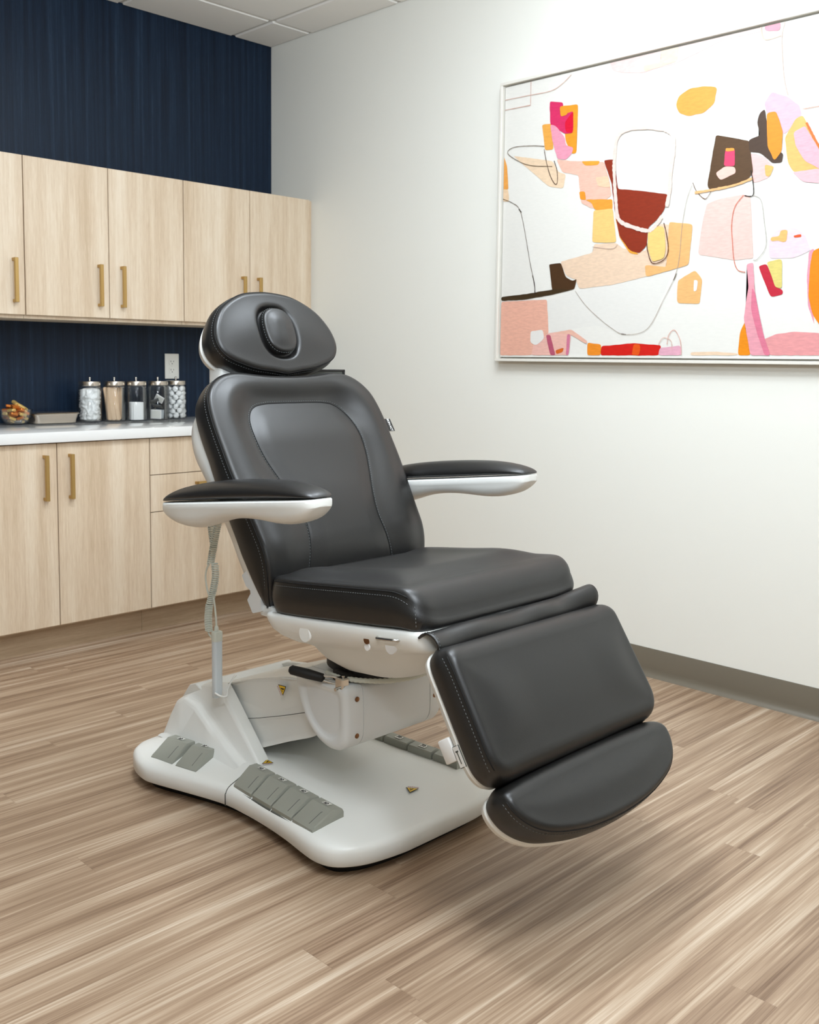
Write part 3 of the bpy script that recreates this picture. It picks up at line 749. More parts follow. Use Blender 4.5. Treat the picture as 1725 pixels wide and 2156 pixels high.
for t_, z_ in ((.1,.0805),(.2,.0865),(.3,.0925),(.37,.0955),(.45,.0972),(.55,.0979),(.68,.098),(.8,.098),(.97,.098)): rings.append([S(*q,z_) for q in E_*(1-t_)+SPINE*t_])
bm = loft_bm(rings[:-1], True, True, False); bmesh.ops.recalc_face_normals(bm, faces=bm.faces)
vl = list(bm.verts); nb = len(BO); last = vl[nb*(len(rings)-2):nb*(len(rings)-1)]
lid = bm.faces.new(last); lid.normal_update()
if lid.normal.z < 0: lid.normal_flip()
side = next(f for f in last[0].link_faces if f is not lid); side.normal_update()
if side.normal.z < 0: bmesh.ops.reverse_faces(bm, faces=[f for f in bm.faces if f is not lid])
base = bm_link('base', bm, MPLA, CH, 180, recalc=False)
bm_link('base_gap_shade', loft_bm([base_ring(.036,.0),base_ring(.030,.027)]), MDARK, CH)  # recessed black ring, its colour stands in for the shadow gap beneath
def base_z(w, s):
    d = dist_poly(np.array([[w,s]]), BO)[0]
    return float(np.interp(d, [0,.003,.009,.018,.045,.072,.097,.118,.14], [.058,.066,.072,.0755,.0805,.0865,.0925,.0955,.097]))
for sg in (-1,1):
    P = [(sg*w, s) for w, s in ((.283,2.178),(.268,2.176),(.22,2.163),(.17,2.148),(.14,2.128),(.125,2.105))]
    C = catmull(P, 8)
    tube('cover_seam', [S(sg*.2838,2.178,.028),S(sg*.2838,2.178,.058)]+[S(w,s,base_z(w,s)+.0002) for w,s in C], .0013, MGREYD, base, 6)
# -- pedals
def pedal(p_in0, p_in1, p_out0, p_out1, z_in, z_out):
    """wedge pedal between its inner and outer edges"""
    def P(u, v, dz=0):   # u across the pair edge 0..1, v 0 inner .. 1 outer
        a = (1-u)*np.array(p_in0)+u*np.array(p_in1); b = (1-u)*np.array(p_out0)+u*np.array(p_out1)
        q = a*(1-v)+b*v; return S(q[0], q[1], z_in*(1-v)+z_out*v+dz)
    g = .035
    prof = [(0,-.02),(0,.010),(.03,.014),(.34,.023),(.47,.020),(.93,.007),(1.0,.002),(1.0,-.012)]
    rings = [[P(u, v, dz*(1 if e == 0 else (.7 if dz > 0 else 1))) for v, dz in prof] for u, e in ((g,1),(g+.03,0),(1-g-.03,0),(1-g,1))]
    pd = bm_link('foot_pedal', loft_bm(rings), MGREY, CH, 28)
    lb = [[P(u,v,.0122+.0022*v*1.4) for u in (.36,.64)] for v in (.11,.26)]
    bm = bmesh.new(); q = [P(.37,.10,.0172),P(.63,.10,.0172),P(.63,.26,.0216),P(.37,.26,.0216)]
    bm.faces.new([bm.verts.new(x) for x in q])
    ex = bmesh.ops.extrude_face_region(bm, geom=list(bm.faces)); bmesh.ops.translate(bm, vec=(0,0,.0006), verts=[e for e in ex['geom'] if isinstance(e,bmesh.types.BMVert)])
    for (u0,v0),(u1,v1) in (((.42,.15),(.47,.22)),((.47,.22),(.53,.15)),((.53,.15),(.58,.22)),((.44,.24),(.56,.24))):
        tube_bm([P(u0,v0,.0181+.0285*(v0-.10)),P(u1,v1,.0181+.0285*(v1-.10))], .0009, 5, bm=bm, mi=1)
    bm_link('pedal_label', bm, [MOUT,MBLK], pd, 0)
    # pressed-in panel line on the pedal face
    line = [(.97,.62),(.78,.60),(.74,.66),(.74,.97)]
    bm2 = tube_bm([P(.72,.50,.0192),P(.70,.54,.0182),P(.70,.92,.0073)], .0007, 5)
    bm_link('pedal_line', bm2, MGREYD, pd, 180)
    # black pocket lip below the outer edge
    bm3 = loft_bm([[P(u,v,dz) for v,dz in ((.10,-.02),(1.035,-.0065),(1.035,-.020),(.10,-.03))] for u in (.02,.98)])
    bm_link('pedal_tray', bm3, MGREYD, pd)
for sg in (-1,1):
    ns = 4; ins0, ins1, ou0, ou1 = (sg*.183,2.172),(sg*.197,2.535),(sg*.264,2.185),(sg*.281,2.522)
    lerp = lambda a, b, t: (a[0]*(1-t)+b[0]*t, a[1]*(1-t)+b[1]*t)
    for k in range(ns):
        a, b = k/ns, (k+1)/ns
        pedal(lerp(ins0,ins1,a), lerp(ins0,ins1,b), lerp(ou0,ou1,a), lerp(ou0,ou1,b), .098, .0795)
    for a, b, c, d in (((.228,1.855),(.213,1.942),(.320,1.880),(.305,1.968)),((.211,1.950),(.191,2.022),(.304,1.976),(.286,2.052))):
        pedal((sg*a[0],a[1]), (sg*b[0],b[1]), (sg*c[0],c[1]), (sg*d[0],d[1]), .097, .078)
# -- pedestal shroud at the rear: two side wings joined by a back wall
bm = bmesh.new()
for sg in (-1,1):
    # side wing, tapering outwards to its foot
    top = [(1.80,.085),(1.835,.19),(1.868,.238),(1.90,.252),(1.96,.262),(1.985,.262),(2.005,.245),(2.155,.100),(2.165,.085)]
    bot = [(1.765,.085),(1.80,.165),(1.825,.20),(1.86,.215),(1.92,.205),(1.97,.175),(2.02,.145),(2.13,.088),(2.14,.085)]
    R = [[S(sg*.128,s,z) for s,z in top],[S(sg*.150,s,z-.002) for s,z in top],[S(sg*.160,s,z-.005*(z>.1)) for s,z in top],[S(sg*.167,s*.9+s2*.1,z-.018*(z>.11)) for (s,z),(s2,z2) in zip(top,bot)],[S(sg*.176,s*.2+s2*.8,z2*.85+z*.15) for (s,z),(s2,z2) in zip(top,bot)],
         [S(sg*.183,s,z) for s,z in bot],[S(sg*.199,s,z-.006*(z>.1)) for s,z in bot],[S(sg*.206,s,z-.016*(z>.11)) for s,z in bot],[S(sg*.218,s,.085+(z-.085)*.12) for s,z in bot],[S(sg*.228,s,.082) for s,z in bot]]
    loft_bm(R, False, False, False, bm)
    lo = R[0]
    f = bm.faces.new([bm.verts.new(p) for p in R[0]])
R = [[S(w,s,z) for s,z in ((1.775,.085),(1.80,.19),(1.838,.235),(1.868,.245),(1.895,.235),(1.90,.085))] for w in (-.168,-.155,.155,.168)]
loft_bm(R, True, True, True, bm)
bmesh.ops.remove_doubles(bm, verts=bm.verts, dist=.0004)
sh = bm_link('pedestal_shroud', bm, MPLA, CH, 30)
md = sh.modifiers.new('bevel','BEVEL'); md.width = .003; md.segments = 2; md.limit_method = 'ANGLE'; md.angle_limit = math.radians(30)
# -- lift arm rising from the shroud to the motor housing
pr = [(1.88,.232),(1.97,.262),(2.08,.300),(2.24,.345),(2.34,.352),(2.40,.33),(2.40,.255),(2.34,.212),(2.24,.172),(2.14,.128),(2.06,.100),(1.95,.096),(1.88,.10)]
prr = round_poly(pr, .02, 4); c0 = prr.mean(0)
def armring(w, k): 
    I_ = inward(prr); return [S(w,*q) for q in prr+I_*k]
arm = bm_link('lift_arm', loft_bm([armring(-.118,.014),armring(-.126,.004),armring(-.129,0),armring(.129,0),armring(.126,.004),armring(.118,.014)]), MPLA, CH, 40)
tube('arm_seam', [S(-.1293,s,z) for s,z in ((2.035,.178),(2.12,.203),(2.22,.236),(2.31,.268))], .001, MGREYD, arm, 5)
tube('arm_crease', [S(-.126,s,z) for s,z in ((1.985,.262),(2.08,.297),(2.2,.33),(2.27,.343))], .0012, MPLA, arm, 5)
# -- motor housing across the front of the arm
hp = [(2.302,.385),(2.500,.385),(2.506,.30),(2.504,.25),(2.478,.222),(2.440,.216),(2.395,.228),(2.345,.268),(2.315,.325)]
def house(P, rad):  return resample(round_poly(P, rad, 6), 90)
HP = house(hp, [.012,.02,.03,.03,.03,.04,.05,.06,.05]); HI = inward(HP)
HCn = HP.mean(0)
def hr(w, k): return [S(w,*q) for q in (HP+HI*k if k <= .012 else HCn+(HP-HCn)*(1-k/.085))]
mh = bm_link('motor_housing', loft_bm([hr(-.1585,.036),hr(-.158,.030),hr(-.163,.024),hr(-.165,.018),hr(-.1645,.010),hr(-.160,.004),hr(-.152,0),hr(-.112,0),hr(-.1115,.0018),hr(-.1105,.0018),hr(-.110,0),hr(.118,0),hr(.1185,.003),hr(.1205,.003),hr(.121,0),hr(.152,0),hr(.160,.004),hr(.165,.014),hr(.165,.03)]), MPLB, CH, 60)
for w, z in ((-.132,.352),(-.132,.262),(.136,.30)):
    b_ = lathe_bm([(.0001,0),(.0062,0),(.0062,.0022),(.0035,.0034),(.0001,.0034)], (0,0,0), 16)
    bmesh.ops.transform(b_, matrix=Matrix.Translation(S(w,2.5035,z)) @ Matrix.Rotation(math.pi/2,4,'X'), verts=b_.verts)
    sw = bm_link('screw', b_, MBRON, mh)
# -- swivel bearing and the ribbed cable sleeve round it
bm_link('swivel_bearing', lathe_bm([(.0001,.38),(.11,.38),(.11,.397),(.125,.400),(.125,.425),(.0001,.425)], S(0,2.43,0), 48, cap0=False, cap1=False), MDARK, CH)
ring = [S(.142*math.cos(a), 2.43+.142*math.sin(a), .3955) for a in np.linspace(-.35,math.pi+.2,90)]
rads = [.0065*(1 if i%2 else .82) for i in range(90)]
bm_link('cable_sleeve', tube_bm(ring, rads, 10), MCORD, CH, 20)
# -- swivel lock: black grip, chrome clamp and dark bracket
hx = [S(-.205,2.37,.402),S(-.165,2.43,.392)]
lv = tube('lock_lever', [S(-.214,2.350,.407),S(-.211,2.355,.4063),S(-.19,2.39,.400),S(-.172,2.424,.394),S(-.170,2.428,.393)], [.007,.0115,.0125,.0105,.006], MDARK, CH, 18)
bm = bmesh.new()
for dz, dw in ((.008,0),(-.008,0)):
    tube_bm([S(-.172,2.424,.394+dz*.6),S(-.160,2.445,.392+dz),S(-.150,2.468,.390+dz),S(-.146,2.482,.388)], .0032, 8, bm=bm)
add_box(bm, S(-.163,2.486,.370), S(-.140,2.458,.402), .003, 1)
tube_bm([S(-.172,2.470,.376),S(-.126,2.470,.376)], .0042, 10, bm=bm)
tube_bm([S(-.150,2.474,.360),S(-.150,2.474,.406)], .0042, 10, bm=bm)
bm_link('clamp', bm, MCHR, lv)
bm = bmesh.new(); add_box(bm, S(-.142,2.475,.378), S(-.095,2.425,.408), .004, 2); bm_link('clamp_bracket', bm, MDARK, lv)
# -- seat shell (a tub narrowing downwards)
def tub(w, s0, s1, z0, z1, r): 
    P = resample(round_poly([(-w,s0),(w,s0),(w,s1),(-w,s1)], r, 8), 160)
    return [S(q[0],q[1], z0+(z1-z0)*(q[1]-s0)/(s1-s0)) for q in P]
rings = [tub(.262,2.325,2.840,.553,.608,.03),tub(.270,2.318,2.848,.551,.607,.035),tub(.274,2.314,2.852,.545,.601,.04),tub(.272,2.316,2.855,.532,.586,.045),tub(.268,2.326,2.858,.515,.572,.05),
         tub(.258,2.340,2.858,.500,.560,.06),tub(.244,2.36,2.845,.487,.557,.08),tub(.220,2.378,2.82,.478,.545,.09),tub(.206,2.385,2.80,.470,.535,.09),tub(.198,2.39,2.785,.458,.52,.09),tub(.182,2.40,2.745,.440,.49,.09),tub(.158,2.41,2.70,.424,.458,.09),tub(.135,2.42,2.65,.412,.432,.08),tub(.10,2.43,2.60,.408,.418,.06)]
ss = bm_link('seat_shell', loft_bm(rings), MPLA, CH, 180)
def on_side(w, s, z, r, th, name, m, parent, n=28, ring_=None):
    b_ = lathe_bm([(.0001,0),(r,0),(r,th*.6),(r*.93,th),(.0001,th)], (0,0,0), n, cap0=False, cap1=False)
    bmesh.ops.transform(b_, matrix=Matrix.Translation(S(w,s,z)) @ Matrix.Rotation(-math.pi/2,4,'Y'), verts=b_.verts)
    return bm_link(name, b_, m, parent)
on_side(-.2655,2.476,.531,.0200,.0055,'cap_disc',MPLA,ss)
on_side(-.2645,2.684,.560,.0092,.006,'key_screw',MBRON,ss,20)
on_side(-.2655,2.684,.5445,.0085,.003,'screw_label',MWHT,ss,18)
on_side(-.2635,2.756,.560,.0165,.005,'cap_disc',MWHT,ss)
hl = [S(-.262,2.722,.575),S(-.274,2.722,.575),S(-.2805,2.727,.5755),S(-.2815,2.735,.576),S(-.2815,2.772,.5805),S(-.2805,2.780,.581),S(-.274,2.785,.5815),S(-.262,2.785,.5815)]
tube('grab_loop', [tuple(p) for p in catmull([tuple(p) for p in hl],5)], .0033, MCHR, ss, 10)
# -- seat cushion
SB, SN = (.9935,.1135), (-.1135,.9935)
def seat_bend(w, u):
    h = .0
    if u > .43: h -= 2.2*(u-.43)**2
    return h
FS = Frame(2.333, .640, SB, SN, seat_bend)
so_ = round_poly([(-.268,-.012),(.268,-.012),(.277,.12),(.277,.40),(.270,.506),(-.270,.506),(-.277,.40),(-.277,.12)], [.06,.06,.05,.08,.035,.035,.08,.05], 9)
def seat_f(Q, d):
    w, u = Q[:,0], Q[:,1]
    edge = smooth01(d/.10)
    lip = .009*smooth01(d/.05)*np.exp(-((np.abs(w)-.205)/.05)**2)*smooth01((.50-u)/.2)
    return .012*edge + lip + .006*np.exp(-((u-.38)/.11)**2)*edge - .005*np.exp(-(w/.13)**2)*np.exp(-((u-.2)/.14)**2)
seat = cushion('seat_cushion', so_, FS, .085, MLEA, CH, rf=.012, rb=.008, f=seat_f, bulge=.006, K=44,
    rf_f=lambda P, I: (.013, np.where(P[:,1] > .25, .055, .02)))
def seam(part, pr=.0014, keep=None, drop=.0045):
    """piping on the edge and a row of stitches beside it, following the cushion's own edge"""
    P, I_, IV, RF, fr = EDGE[part.name]
    Q = P+IV*.06-I_*.0004; Q2 = P-I_*.0018; n = len(P)
    pipe = [fr.p(q[0],q[1],-r*.66) for q, r in zip(Q,RF)]
    pts = [fr.p(q[0],q[1],-r-drop) for q, r in zip(Q2,RF)]
    if keep is None:
        tube('piping', pipe, pr, MPIPE, part, 6, True); stitches('stitching', pts+[pts[0]], part); return
    kk = keep(P, I_)
    for s0 in [i for i in range(n) if kk[i] and not kk[i-1]]:
        idx = []; i = s0
        while kk[i%n] and len(idx) < n: idx.append(i%n); i += 1
        tube('piping', [pipe[i] for i in idx], pr, MPIPE, part, 6)
        stitches('stitching', [pts[i] for i in idx], part)
seam(seat, keep=lambda P,I: (np.abs(I[:,0])>.9)&(P[:,1]<.48))
# front corner seams of the seat
for sg in (-1,):
    stitches('corner_stitching', [FS.p(sg*.2735,.497,d) for d in np.linspace(-.026,-.075,14)], seat)
# -- backrest
BB, BN = (-.5299,.8480), (.8480,.5299)
def back_bend(w, v): return -3.6*(v+.25)**2 if v < -.25 else 0.
FB = Frame(2.185, .940, BB, BN, back_bend)
bh = [(0,-.405),(.12,-.405),(.225,-.405),(.250,-.398),(.262,-.37),(.268,-.33),(.274,-.26),(.278,-.20),(.284,-.13),(.2885,-.06),(.2895,.0),(.290,.05),(.2875,.10),(.2785,.144),(.258,.177),(.230,.200),(.195,.2125),(.161,.2155),(.12,.211),(.07,.2055),(0,.203)]
bc = catmull(bh, 8); bc[:,0] = np.maximum(bc[:,0],0); bc[0,0] = bc[-1,0] = 0
back_o = mirror(bc)
ph = [(.150,v_-.285) for v_ in (-.12,-.09)]+[(w_,v_-.285) for w_, v_ in ((.140,-.05),(.125,.03),(.123,.075),(.134,.13),(.154,.19),(.170,.245),(.177,.30),(.172,.35),(.157,.385),(.134,.406),(.10,.414),(.05,.416),(0,.416))]
pc = catmull(ph, 8); pc[-1,0] = 0
panel = np.vstack([pc, (pc[::-1]*np.array([-1,1]))[1:]])
closed_panel = np.vstack([panel])
def inside(Q, P):
    r = np.zeros(len(Q), bool); n = len(P)
    for i in range(n):
        a, b = P[i], P[(i+1)%n]
        if abs(a[1]-b[1]) < 1e-12: continue
        c = ((a[1] > Q[:,1]) != (b[1] > Q[:,1])) & (Q[:,0] < (b[0]-a[0])*(Q[:,1]-a[1])/(b[1]-a[1])+a[0]); r ^= c
    return r
def back_f(Q, d):
    w, v = Q[:,0], Q[:,1]
    ins = inside(Q, panel); dp = dist_poly(Q, panel, False)
    topk = smooth01((v+.15)/.3)
    D = .005+.013*topk*smooth01((v-.0)/.12)+.004*topk
    edge = smooth01(d/.05)
    out = (.007*smooth01(dp/.07) - D*(1-smooth01(dp/.085)))*edge
    pil = (-D + .004*smooth01(dp/.05))*edge
    h = np.where(ins, pil, out) - .0015*np.exp(-(dp/.006)**2)
    h += .010*np.exp(-((v+.175)/.09)**2)*np.exp(-(w/.16)**2)      # lumbar
    return h
back = cushion('backrest_cushion', back_o, FB, .074, MLEA, CH, rf=.013, rb=.010, f=back_f, n=360, K=110, thick_f=lambda w,v: .080+.018*min(1,max(0,-v/.25))+back_bend(w,v))
seam(back, drop=.007)
PN = resample(panel, 300, False)
dd = back_f(PN*np.array([.9985,1]), np.full(len(PN),.1))
PI_ = PN.copy(); cpan = np.array([0,-.085])
edge_d = back_f(PN + (PN-cpan)*.02, np.full(len(PN),.1))
stitches('panel_stitching', [FB.p(q[0]*1.022,q[1]+.004*(q[1]>.095),float(h)+.0010) for q,h in zip(PN,edge_d)], back)
tube('panel_piping', [FB.p(q[0],q[1],float(h)+.0006) for q,h in zip(PN,dd)], .0010, MPIPE, back, 6)
# woven tag on the side seam
tg0, tg1 = FB.p(.290,.068,-.020), FB.p(.291,.028,-.020)
bm = bmesh.new(); e = Vector((.027,-.004,.0)); dn = tg1-tg0; nn = e.cross(dn).normalized()*.0007
def quad_slab(bm, a, b, c, d, n, mi=0):
    v = [bm.verts.new(p+n) for p in (a,b,c,d)]+[bm.verts.new(p-n) for p in (a,b,c,d)]
    for idx in ((0,1,2,3),(7,6,5,4),(0,4,5,1),(1,5,6,2),(2,6,7,3),(3,7,4,0)): bm.faces.new([v[k] for k in idx]).material_index = mi
quad_slab(bm, tg0-e*.2, tg0+e*1.15, tg1+e*1.15, tg1-e*.2, nn)
tagm = bm_link('brand_tag', bm, MBLK, back, 0)
def text_mesh(name, body, size, mtx, m, parent):
    cu = bpy.data.curves.new(name, 'FONT'); cu.body = body; cu.size = size; cu.align_x = 'CENTER'; cu.align_y = 'CENTER'; cu.extrude = .0002; cu.offset = size*.012
    to = bpy.data.objects.new(name, cu); COL.objects.link(to)
    dg = bpy.context.evaluated_depsgraph_get(); me = bpy.data.meshes.new_from_object(to.evaluated_get(dg))
    bpy.data.objects.remove(to); bpy.data.curves.remove(cu)
    me.transform(mtx); me.materials.clear(); return link(name, me, m, parent, 0)
ex = dn.normalized(); ez = (-nn).normalized()
if ez.dot(Vector(CAM)-tg0) < 0: ez = -ez
ey = ez.cross(ex)
mt = Matrix((ex,ey,ez)).transposed().to_4x4(); mt.translation = (tg0+tg1)/2+e*.80+ez*.0011
text_mesh('tag_lettering', 'SKIN\u00b7ACT', .0092, mt, MWHT, back)
# -- backrest shell
sh_h = [(0,-.375),(.16,-.375),(.240,-.372),(.257,-.35),(.261,-.29),(.266,-.20),(.275,-.12),(.281,-.05),(.284,.01),(.283,.06),(.275,.115),(.252,.152),(.210,.180),(.15,.192),(0,.19)]
shc = catmull(sh_h, 8); shc[:,0] = np.maximum(shc[:,0],0); shc[0,0] = shc[-1,0] = 0
shell_o = mirror(shc)
FBs = Frame(2.185, .940, BB, BN, lambda w,v: -(.074+.018*min(1,max(0,-v/.25))))
bs = cushion('backrest_shell', shell_o, FBs, .060, thick_f=lambda w,v: .058+.022*math.exp(-((v-.05)/.09)**2), m=MPLA, parent=CH, rf=.003, rb=.036, K=6, bulge=.002)
# stepped hinge foot on each side of the shell
for sg in (-1,1):
    P = round_poly([(2.222,.625),(2.240,.600),(2.256,.596),(2.259,.580),(2.244,.568),(2.266,.538),(2.30,.548),(2.30,.60),(2.27,.66)], .004, 4)
    bm = loft_bm([[S(sg*w,*q) for q in P] for w in (.235,.262)]); bm_link('hinge_foot', bm, MPLB, bs, 30)
    b_ = bmesh.new(); add_box(b_, S(sg*.225-.03,2.40,.535) , S(sg*.225+.03,2.285,.565), .006, 2); bm_link('hinge_block', b_, MPLB, CH)
# -- headrest
HB, HN = (-.410,.912), (.912,.410)
FH = Frame(2.040, 1.200, HB, HN)
hh = [(0,-.089),(.047,-.0805),(.095,-.0745),(.145,-.0585),(.178,-.044),(.196,-.024),(.2045,.0),(.203,.025),(.193,.055),(.170,.091),(.150,.109),(.122,.127),(.088,.143),(.055,.150),(0,.155)]
hc = catmull(hh, 8); hc[:,0] = np.maximum(hc[:,0],0); hc[0,0] = hc[-1,0] = 0
head_o = mirror(hc)
pill = np.array([(.054*math.copysign(abs(math.cos(a))**.8,math.cos(a)), .033+.068*math.copysign(abs(math.sin(a))**.8,math.sin(a))) for a in np.linspace(0,2*math.pi,60,endpoint=False)])
def head_f(Q, d):
    dp = dist_poly(Q, pill); ins = inside(Q, pill)
    h = .009*smooth01(d/.11)
    hole = np.where(ins, 1., np.exp(-(dp/.009)**2))
    return h - .018*hole
head = cushion('headrest_cushion', head_o, FH, .080, MLEA, CH, rf=.012, rb=.012, f=head_f, n=240, K=60, bulge=.006, soften=16)
seam(head, drop=.006)
FP = Frame(2.040+HN[0]*.016, 1.200+HN[1]*.016, HB, HN)
def pil_f(Q, d): return .006*smooth01(d/.03)
pil = cushion('face_cushion', pill*np.array([.93,.95])+np.array([0,.0016]), FP, .032, MLEA, head, rf=.007, rb=.004, f=pil_f, n=120, K=14, bulge=.002)
pp = resample(pill*np.array([.93,.95])+np.array([0,.0016]),160); pI = inward(pp)
stitches('face_cushion_stitching', [FP.p(*(q+i_*-.0012),-.0085) for q,i_ in zip(pp,pI)], head)
FHs = Frame(2.040-HN[0]*.078, 1.200-HN[1]*.078, HB, HN)
hs_o = (head_o-np.array([0,.03]))*np.array([.965,.90])+np.array([0,.026])
hs = cushion('headrest_shell', hs_o, FHs, .038, MPLA, CH, rf=.003, rb=.022, K=6, bulge=.004)
# support post between headrest and backrest, dark bar behind the right shoulder
bm = bmesh.new(); add_box(bm, S(-.172,2.005,1.04), S(-.02,1.945,1.155), .012, 3); bm_link('headrest_post', bm, MPLA, CH)
bm = bmesh.new(); add_box(bm, S(-.03,1.99,1.085), S(.270,1.958,1.126), .003, 1, 0); add_box(bm, S(-.03,1.994,1.121), S(.274,1.954,1.127), .001, 1, 1); add_box(bm, S(.268,1.994,1.10), S(.274,1.954,1.127), .001, 1, 1)
bm_link('headrest_bar', bm, [MGREYD,MBLK], CH)
# -- armrests
def arm_base(u): return .796+.119*u
def armrest(sg):
    U = [0,.004,.012,.025,.045,.075,.11,.15,.19,.24,.29,.34,.39,.44,.485,.52,.55,.57,.583,.592,.599,.603,.605]
    def hw(u): return np.interp(u,[0,.004,.012,.025,.045,.075,.12,.20,.35,.48,.53,.565,.59,.601,.605],[.004,.014,.023,.031,.038,.044,.048,.050,.049,.049,.048,.045,.037,.026,.012])
    def hp_(u): return np.interp(u,[0,.01,.03,.07,.12,.2,.3,.4,.48,.54,.58,.598,.605],[.001,.010,.020,.031,.038,.045,.047,.045,.040,.031,.019,.010,.002])
    def dp(u): return np.interp(u,[0,.01,.03,.06,.09,.13,.17,.21,.25,.30,.35,.40,.45,.50,.54,.57,.59,.60,.605],[.018,.025,.038,.051,.060,.066,.066,.056,.046,.042,.042,.045,.053,.057,.052,.045,.032,.022,.017])
    wc = lambda u: sg*(.352-.012*math.sin(math.pi*u/.605))
    sh_rings, pd_rings = [], []
    for u in U:
        s, z, h, d, p = 2.033+u, arm_base(u), hw(u), dp(u), hp_(u); c = wc(u)
        ring = [(h*.9,.0),(h,-.002),(h*1.0,-.0165),(h*.955,-.0195),(h*.92,-.40*d-.010),(h*.80,-.68*d-.006),(h*.58,-.90*d-.002),(h*.25,-d),(0,-d*1.01)]
        ring = [(a,b) for a,b in ring]+[(-a,b) for a,b in ring[-2::-1]]
        sh_rings.append([S(c+a,s,z+max(b,-d*1.01)) for a,b in ring])
        K_ = 12; rg_ = [(h*.985*math.cos(math.pi*k/K_)*(1 if k not in (0,K_) else 1), .0015+p*math.sin(math.pi*k/K_)**.85) for k in range(K_+1)]
        pd_rings.append([S(c+a,s,z+b) for a,b in rg_])
    sa = bm_link('armrest_shell', loft_bm(sh_rings), MPLA, CH, 60)
    md = sa.modifiers.new('subdivision','SUBSURF'); md.levels = 1; md.render_levels = 1
    pa = bm_link('armrest_pad', loft_bm(pd_rings), MLEA, sa, 60)
    md = pa.modifiers.new('subdivision','SUBSURF'); md.levels = 1; md.render_levels = 1
    b_ = bmesh.new(); add_box(b_, S(sg*.295-.03,2.235,.775), S(sg*.295+.025,2.175,.81), .008, 2); bm_link('armrest_hinge', b_, MDARK, CH)
    return sa
armrest(-1); armrest(1)
# -- leg rest
LB, LN = (-.5373,.8434), (.8434,.5373)
FL = Frame(3.010, .480, LB, LN)
lo = round_poly([(-.262,-.131),(.262,-.131),(.288,-.095),(.285,.151),(-.285,.151),(-.288,-.095)], [.03,.03,.04,.035,.035,.04], 9)
def leg_f(Q, d):
    w, v = Q[:,0], Q[:,1]
    e = smooth01(d/.09)
    return .004*e + .005*e*smooth01((np.abs(w)-.10)/.12)
leg = cushion('legrest_cushion', lo, FL, .074, MLEA, CH, rf=.016, rb=.010, f=leg_f, n=240, K=40, bulge=.005,
    rf_f=lambda P, I: (.014, np.where(P[:,1] > 0, .042, .034)))
seam(leg, keep=lambda P,I: (np.abs(I[:,0])>.9), pr=.0011)
FLs = Frame(3.010-LN[0]*.070, .480-LN[1]*.070, LB, LN)
ls = cushion('legrest_shell', lo*np.array([.985,1.0])+np.array([0,0.0]), FLs, .026, MPLA, CH, rf=.004, rb=.014, K=5, bulge=.002)
b_ = bmesh.new(); add_box(b_, (-.007,-.016,-.024), (.004,.016,.024), .003, 2)
Mx = Matrix((Vector((1,0,0)), Vector((0,-LN[0],LN[1])), Vector((0,-LB[0],LB[1])))).transposed().to_4x4(); Mx.translation = S(-.278,2.935,.392)
bmesh.ops.transform(b_, matrix=Mx, verts=b_.verts); bm_link('latch', b_, MWHT, ls)
b_ = bmesh.new(); add_box(b_, (-.0012,-.009,-.022), (.0008,.009,.022), .0005, 1); add_box(b_, (-.002,-.0075,-.0205), (-.0010,.0075,.0205), 0, 1, 1)
add_box(b_, (-.0024,-.0012,-.014), (-.0019,.0012,.012), 0, 1, 0); add_box(b_, (-.0024,-.004,.009), (-.0019,.004,.012), 0, 1, 0)
Mx2 = Mx.copy(); Mx2.translation = S(-.2835,2.968,.391); bmesh.ops.transform(b_, matrix=Mx2, verts=b_.verts); bm_link('latch_label', b_, [MGREYD,MWHT], ls)
# link bars from the seat to the leg rest
for sg in (-1,1):
    b_ = bmesh.new(); add_box(b_, S(sg*.14-.015,2.86,.50), S(sg*.14+.015,2.74,.535), .005, 2); bm_link('legrest_link', b_, MDARK, CH)
# -- foot rest
FBk, FNk = (-.672,.740), (.740,.672)
FF = Frame(3.145, .283, FBk, FNk)
fh = [(0,-.034),(.06,-.032),(.12,-.026),(.175,-.014),(.22,.001),(.252,.022),(.273,.047),(.281,.073),(.278,.095),(.258,.109),(.21,.116),(.1,.120),(0,.121)]
fc_ = catmull(fh, 8); fc_[:,0] = np.maximum(fc_[:,0],0); fc_[0,0] = fc_[-1,0] = 0
foot_o = mirror(fc_)
def foot_f(Q, d): return .010*smooth01(d/.09)
foot = cushion('footrest_cushion', foot_o, FF, .074, MLEA, CH, rf=.016, rb=.010, f=foot_f, n=240, K=34, bulge=.005,
    rf_f=lambda P, I: (.013, np.where(P[:,1] > .075, .036, .013)))
seam(foot, keep=lambda P,I: P[:,1]<.085, pr=.0011)
FFs = Frame(3.145-FNk[0]*.070, .283-FNk[1]*.070, FBk, FNk)
cushion('footrest_shell', foot_o*np.array([.985,.985]), FFs, .028, MPLA, CH, rf=.004, rb=.014, K=5, bulge=.002)
b_ = bmesh.new(); add_box(b_, S(-.12,3.02,.31), S(.12,2.96,.335), .006, 2); bm_link('footrest_hinge', b_, MDARK, CH)
